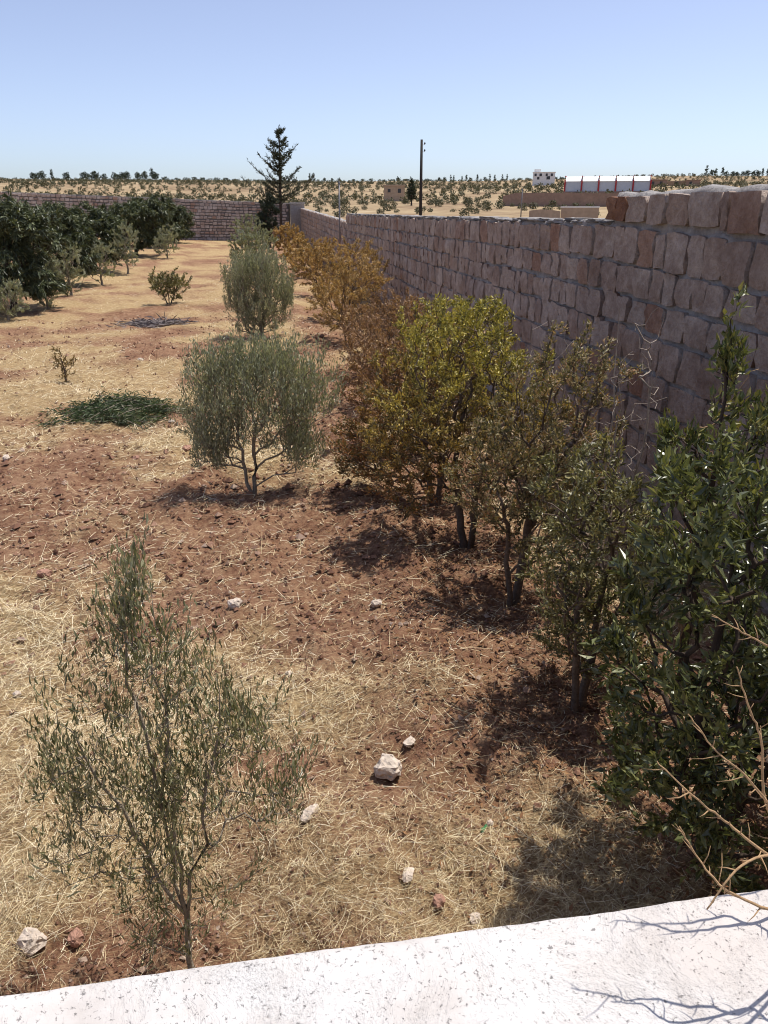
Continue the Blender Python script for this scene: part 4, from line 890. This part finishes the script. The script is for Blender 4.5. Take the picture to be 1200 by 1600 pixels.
def hill_shrubs():
    rng = np.random.default_rng(951); pts = []
    for gx in np.arange(-520, 420, 7.0):
        for gy in np.arange(88, 760, 8.5):
            x = gx + rng.uniform(-2.2, 2.2) + 0.25 * gy + 5 * math.sin(gy / 37); y = gy + rng.uniform(-2.2, 2.2); d = math.hypot(x, y); a = math.degrees(math.atan2(x, y))
            if d < 100 or d > 720 or a < -26 or a > 38: continue
            if y < 84 and x < 6: continue
            if x > 0 and d < 150 and rng.random() < 0.6: continue
            if float(vnoise(np.array([x / 60]), np.array([y / 60]), 71)[0]) < 0.16 or rng.random() < 0.10: continue
            if a > 14 and d < 330 and rng.random() < 0.25: continue
            pts.append((d, x, y, rng.uniform(0.5, 1.1) * (0.75 if d < 180 else 0.95)))
    pts.sort(); near, rest = pts[:300], pts[300:]
    for (d, x, y, s) in near:
        o = link('hill_shrub', SH[rng.integers(4)], None, None, (x, y, gz1(x, y) - 0.15)); o.scale = (s, s, s * rng.uniform(0.8, 1.1)); o.rotation_euler = (0, 0, rng.uniform(0, 6.28))
        tag(o, 'low dull green shrub dotted over the dry tan hillside beyond the walls', 'shrub', 'shrubs dotted over the hillside')
    Vs = []; Fs = []; b = 0
    low = []
    for k in range(4):
        me = clump_mesh('t', rng, 34, 1.25, 1.7, 0.85, M['shrub_far']); V = np.zeros(len(me.vertices) * 3); me.vertices.foreach_get('co', V); F = np.zeros(len(me.polygons) * 3, int); me.polygons.foreach_get('vertices', F) if False else me.loops.foreach_get('vertex_index', F)
        low.append((V.reshape(-1, 3), F.reshape(-1, 3))); bpy.data.meshes.remove(me)
    xs = np.array([p[1] for p in rest]); ys = np.array([p[2] for p in rest]); zs = gz(xs, ys)
    for (d, x, y, s), z in zip(rest, zs):
        V, F = low[rng.integers(4)]; a = rng.uniform(0, 6.28); c, q = math.cos(a), math.sin(a)
        Vs.append(np.column_stack([V[:, 0] * c - V[:, 1] * q, V[:, 0] * q + V[:, 1] * c, V[:, 2]]) * s + np.array([x, y, z - 0.15])); Fs.append(F + b); b += len(V)
    o = link('distant_hill_shrubs', mesh_np('distant_hill_shrubs', np.vstack(Vs), [np.vstack(Fs)]), M['shrub_far']); tag(o, 'mass of small shrubs far up the dry hillside', 'shrubs', kind='stuff')
hill_shrubs()
def skyline():
    rng = np.random.default_rng(960)
    kinds = {'round': [clump_mesh('skyline_tree', rng, 170, 2.4, 4.6, 1.1, M['pine_far'], 0.2, 0.3) for _ in range(3)], 'cypress': [clump_mesh('skyline_cypress', rng, 90, 1.5, 7.5, 1.3, M['pine_far'], 0.75, 0.6) for _ in range(2)], 'low': [clump_mesh('skyline_bush', rng, 80, 3.2, 2.6, 1.3, M['pine_far'], 0.1, 0.3) for _ in range(2)]}
    lab = {'round': ('round-topped dark pine on the far skyline', 'round pines along the skyline'), 'cypress': ('narrow dark cypress on the far skyline', 'cypresses along the skyline'), 'low': ('low spreading dark tree on the far skyline', 'low trees along the skyline')}
    spots = []
    for px in (52, 58, 66, 82, 104, 131, 138, 147, 152, 163, 180, 186, 192, 199, 216, 226, 238, 243): spots.append((px, 'round' if px not in (82, 238) else 'cypress', 1.25))
    for px in (258, 276, 290, 303, 316, 338, 352, 366): spots.append((px, 'low', 0.85))
    for px in (484, 490): spots.append((px, 'cypress', 0.9))
    for px in (507, 519, 530, 552, 567, 580, 600, 612, 622, 636, 667, 672): spots.append((px, rng.choice(['low', 'round']), 0.75))
    for px in range(684, 800, 9): spots.append((px + rng.uniform(-3, 3), 'cypress' if rng.random() < 0.6 else 'round', 0.7))
    for px in (812, 822, 868, 876): spots.append((px, 'low', 0.6))
    for px in range(1103, 1200, 8): spots.append((px + rng.uniform(-2, 2), 'round' if rng.random() < 0.7 else 'cypress', 0.85))
    for px, kd, s in spots:
        hd = rng.uniform(690, 760); p = sight(px, 280, hd); z = gz1(p.x, p.y); s *= rng.uniform(0.8, 1.15)
        o = link({'round': 'skyline_pine', 'cypress': 'skyline_cypress', 'low': 'skyline_tree'}[kd], kinds[kd][rng.integers(len(kinds[kd]))], None, None, (p.x, p.y, z - 0.3)); o.scale = (s, s, s); o.rotation_euler = (0, 0, rng.uniform(0, 6.28))
        tag(o, lab[kd][0], 'tree', lab[kd][1])
skyline()

M['white_paint'] = plain('white_render', (0.78, 0.77, 0.75), 0.8, 0.08, 1.0)
M['metal_roof'] = plain('white_sheet_roof', (0.80, 0.80, 0.80), 0.45, 0.05, 0.6)
M['sheet'] = plain('pale_blue_grey_sheet', (0.50, 0.55, 0.62), 0.6, 0.06, 0.6)
M['red'] = plain('red_painted_steel', (0.40, 0.035, 0.04), 0.5, 0.1, 2.0)
M['tan'] = plain('tan_block', (0.40, 0.30, 0.22), 0.9, 0.2, 1.2)
M['brown'] = plain('brown_block', (0.30, 0.205, 0.16), 0.9, 0.2, 1.2)
M['window'] = plain('dark_window', (0.03, 0.03, 0.035), 0.3, 0.1, 2.0, spec=0.5)
M['pole'] = plain('tarred_timber', (0.035, 0.028, 0.024), 0.8, 0.3, 8.0, 0.3)
M['steel'] = plain('dull_galvanised_steel', (0.22, 0.21, 0.21), 0.5, 0.2, 6.0, metal=0.4)

def face_cam(name, px, py, hd, zoff=0.0):
    p = sight(px, py, hd); z = gz1(p.x, p.y) + zoff; return empty(name, (p.x, p.y, z), -math.atan2(p.x, p.y))   # local x to the right, local y away
def pxm(hd): return FPX * 1.077 / hd
# utility pole
def utility_pole():
    hd = 80.0; p = sight(657, 335, hd); g = gz1(p.x, p.y); top = sight(657, 218, hd).z
    r = tag(empty('utility_pole', (p.x, p.y, g), -0.1), 'tall dark utility pole rising behind the long wall, two insulators at its top', 'pole'); h = top - g
    m = MB(); m.tube([(0, 0, -0.3), (0, 0, h * 0.5), (0, 0, h)], [0.17, 0.145, 0.115], 10); m.build('shaft', M['pole'], r, True)
    for dz in (0.45, 1.05):
        m = MB(); m.tube([(0.08, 0, h - dz), (0.26, 0, h - dz), (0.30, 0, h - dz + 0.05)], [0.02, 0.02, 0.02], 6); b = m.build('bracket', M['steel'], r)
        m = MB(); m.tube([(0.30, 0, h - dz + 0.05), (0.30, 0, h - dz + 0.10), (0.30, 0, h - dz + 0.17), (0.30, 0, h - dz + 0.24)], [0.05, 0.085, 0.06, 0.03], 8); m.build('insulator', M['window'], r, True)
utility_pole()
def thin_post(label, px, ptop, hd, rad):
    p = sight(px, 335, hd); g = gz1(p.x, p.y); h = sight(px, ptop, hd).z - g
    r = tag(empty('metal_post', (p.x, p.y, g)), label, 'post')
    m = MB(); m.tube([(0, 0, -0.2), (0, 0, h * 0.6), (0.01, 0, h)], [rad, rad, rad * 0.8], 7); m.build('shaft', M['steel'], r, True)
    m = MB(); m.tube([(0.01, 0, h), (0.01, 0, h + 0.08)], [rad * 1.5, rad * 0.9], 7); m.build('cap', M['steel'], r)
thin_post('thin grey metal post behind the step in the long wall', 530.5, 286, 42.0, 0.045)
thin_post('thin short metal post in the field before the low white enclosure', 814, 296, 120.0, 0.09)
# shed with white vaulted bays and red columns
def shed():
    hd = 300.0; r = face_cam('market_shed', 948, 297, hd); k = 1 / pxm(hd); W = 124 * k; base_z = sight(948, 299, hd).z - r.location.z; top = sight(948, 274.5, hd).z - r.location.z; eave = sight(948, 283, hd).z - r.location.z
    tag(r, 'long white roofed shed in five bays with red columns on the far rise', 'shed'); D = 14.0; x0 = -W / 2; bw = W / 5
    m = MB(); m.box(x0 - 0.5, -x0 + 0.5, -0.3, D + 0.3, -2.0, base_z); m.build('plinth', M['brown'], r)
    for i in range(5):
        a = x0 + i * bw
        m = MB(); m.box(a + 0.28, a + bw - 0.28, 0.12, 0.4, base_z + 0.005, eave); m.build('wall_panel', M['sheet'], r)
        m = MB(); n = 8; b = 0
        for q in range(n + 1):
            t = q / n; zz = eave + (top - eave) * math.sin(math.pi * t * 0.5) if t < 1 else top
            yy = -0.2 + (D / 2) * t
            m.v += [(a + 0.16, yy, zz + 0.01), (a + bw - 0.16, yy, zz + 0.01)]
        for q in range(n): m.f.append((2 * q, 2 * q + 1, 2 * q + 3, 2 * q + 2))
        c = len(m.v); m.v += [(a + 0.16, D, eave), (a + bw - 0.16, D, eave)]; m.f.append((2 * n, 2 * n + 1, c + 1, c)); m.build('roof_panel', M['metal_roof'], r)
    for i in range(6):
        a = x0 + i * bw; m = MB(); m.box(a - 0.24, a + 0.24, -0.25, 0.1, base_z - 0.6 if i == 3 else base_z + 0.01, eave + (top - eave) * 0.25); m.build('column', M['red'], r)
        m = MB(); m.box(a - 0.15, a + 0.15, -0.2, D * 0.45, top - 0.22, top + 0.06); m.build('ridge_rib', M['red'], r)
    for s in (-1, 1):
        m = MB(); m.box(s * W / 2 - 0.1, s * W / 2 + 0.1, 0.45, D, base_z + 0.01, eave); m.build('end_wall', M['sheet'], r)
    m = MB(); m.box(x0, -x0, D - 0.3, D - 0.05, base_z + 0.01, eave); m.build('back_wall', M['sheet'], r)
shed()
def house(label, px0, px1, pt, pb, hd, mat, wins, D=9.0, roof=True, name='house', tower=None):
    r = face_cam(name, (px0 + px1) / 2, pb, hd); k = 1 / pxm(hd); W = (px1 - px0) * k; top = sight((px0 + px1) / 2, pt, hd).z - r.location.z; bot = sight((px0 + px1) / 2, pb, hd).z - r.location.z
    tag(r, label, 'house'); m = MB(); m.box(-W / 2, W / 2, 0, D, min(-1.5, bot - 1), top); m.build('wall', M[mat], r); H = top - bot
    if roof:
        m = MB(); m.box(-W / 2 - 0.3, W / 2 + 0.3, -0.3, D + 0.3, top + 0.003, top + 0.35); f = m.build('roof', M[mat], r)
        if tower:
            m = MB(); m.box(W * tower[0], W * tower[1], 2.0, 5.5, top + 0.353, top + tower[2]); m.build('roof_room', M[mat], r)
    for (u, v, w, h) in wins:
        m = MB(); m.box(-W / 2 + u * W - w / 2, -W / 2 + u * W + w / 2, -0.04, 0.05, bot + v * H, bot + v * H + h); o = m.build('window', M['window'], r)
        m = MB(); m.box(-W / 2 + u * W - w / 2 - 0.1, -W / 2 + u * W + w / 2 + 0.1, -0.16, -0.042, bot + v * H - 0.16, bot + v * H - 0.003); m.build('sill', M[mat], o)
house('small white two-storey house with dark windows on the far hilltop', 833, 866, 269.5, 281, 560, 'white_paint', [(0.12, 0.5, 1.4, 1.6), (0.35, 0.5, 1.6, 1.6), (0.62, 0.5, 1.4, 1.6), (0.85, 0.5, 1.4, 1.6), (0.25, 0.05, 1.5, 1.6), (0.7, 0.05, 2.2, 2.0)], 10, tower=(-0.45, -0.15, 2.0))
house('low tan flat-roofed house among shrubs left of the utility pole', 600, 632, 290.5, 306, 260, 'tan', [(0.25, 0.35, 0.9, 1.0), (0.75, 0.3, 1.0, 1.2)], 6)
house('brown low house behind the right end of the white shed', 1012, 1040, 281.5, 291, 420, 'brown', [(0.3, 0.3, 1.2, 1.3), (0.7, 0.3, 1.2, 1.3)], 8)
house('brown unfinished house, second right of the white shed', 1044, 1068, 284, 291, 430, 'tan', [(0.5, 0.3, 1.4, 1.3)], 8)
house('brown small house farthest right of the white shed', 1072, 1092, 282, 291, 425, 'brown', [(0.35, 0.3, 1.2, 1.3)], 8)
def enclosure(name, label, pts, hd0, hd1, mat, thick=0.4, cat='wall'):
    # pts: (px, top, bottom) along the wall
    n = len(pts); P = []
    for i, (px, t, b) in enumerate(pts):
        hd = hd0 + (hd1 - hd0) * i / (n - 1); a = sight(px, t, hd); c = sight(px, b, hd); P.append((a, min(c.z, gz1(c.x, c.y) - 0.2)))
    o0 = P[0][0].copy(); o0.z = P[0][1]; m = MB()
    for i, (a, zb) in enumerate(P):
        dr = Vector((a.x, a.y, 0)).normalized() * thick
        for q in ((a.x, a.y, zb), (a.x, a.y, a.z), (a.x + dr.x, a.y + dr.y, a.z), (a.x + dr.x, a.y + dr.y, zb)): m.v.append(tuple(Vector(q) - o0))
        if i:
            b = (i - 1) * 4
            for k in range(3): m.f.append((b + k, b + k + 1, b + 5 + k, b + 4 + k))
    m.f.append((0, 3, 2, 1)); b = (n - 1) * 4; m.f.append((b, b + 1, b + 2, b + 3))
    o = m.build(name, M[mat], None, False, tuple(o0)); tag(o, label, cat); return o
enclosure('compound_wall', 'long brown compound wall in the field below the white shed', [(786, 306, 312), (806, 301.5, 314), (850, 301, 316), (900, 301.5, 318), (958, 302, 320), (1010, 302, 322)], 205, 195, 'brown')
enclosure('low_wall', 'low curved tan wall left of the white enclosure in the field', [(827, 329, 335), (845, 327, 336), (862, 328, 337), (876, 330, 338)], 118, 112, 'tan')
def trough():
    r = face_cam('water_basin', 906, 330, 115.0); k = 1 / pxm(115.0); W = 56 * k; top = sight(906, 324.5, 115).z - r.location.z
    tag(r, 'low open white block enclosure in the field just over the wall', 'enclosure')
    for (a, b, c, d, nm) in ((-W / 2, W / 2, 0, 0.2, 'front_wall'), (-W / 2, W / 2, 3.6, 3.8, 'back_wall'), (-W / 2, -W / 2 + 0.2, 0.202, 3.598, 'side_wall'), (W / 2 - 0.2, W / 2, 0.202, 3.598, 'side_wall')):
        m = MB(); m.box(a, b, c, d, -1.0, top); m.build(nm, M['tan'], r)
    for (c, d) in ((-0.05, 0.25), (3.55, 3.85)):
        m = MB(); m.box(-W / 2 - 0.1, W / 2 + 0.1, c, d, top + 0.003, top + 0.16); m.build('coping', M['white_paint'], r)
trough()
# small conifer beside the utility pole, out in the field
plant('field_conifer', 'small bare-branched conifer in the field just left of the utility pole', 'conifer', tuple(sight(643, 305, 200.0))[:2],
      [(0, 0, 2.8, 1.3, 1.3, 2.0, 2), (0, 0, 4.8, 0.6, 0.6, 1.2, 1)], 90, 900, 0.6, 0.2, M['conifer'], M['bark_dark'], 722, [stem_pts((0, 0, 0), (0, 0, 5.6), 8, 0.02, 76)], LEAF2, rtip=0.02, sides=4, seg=0.5)
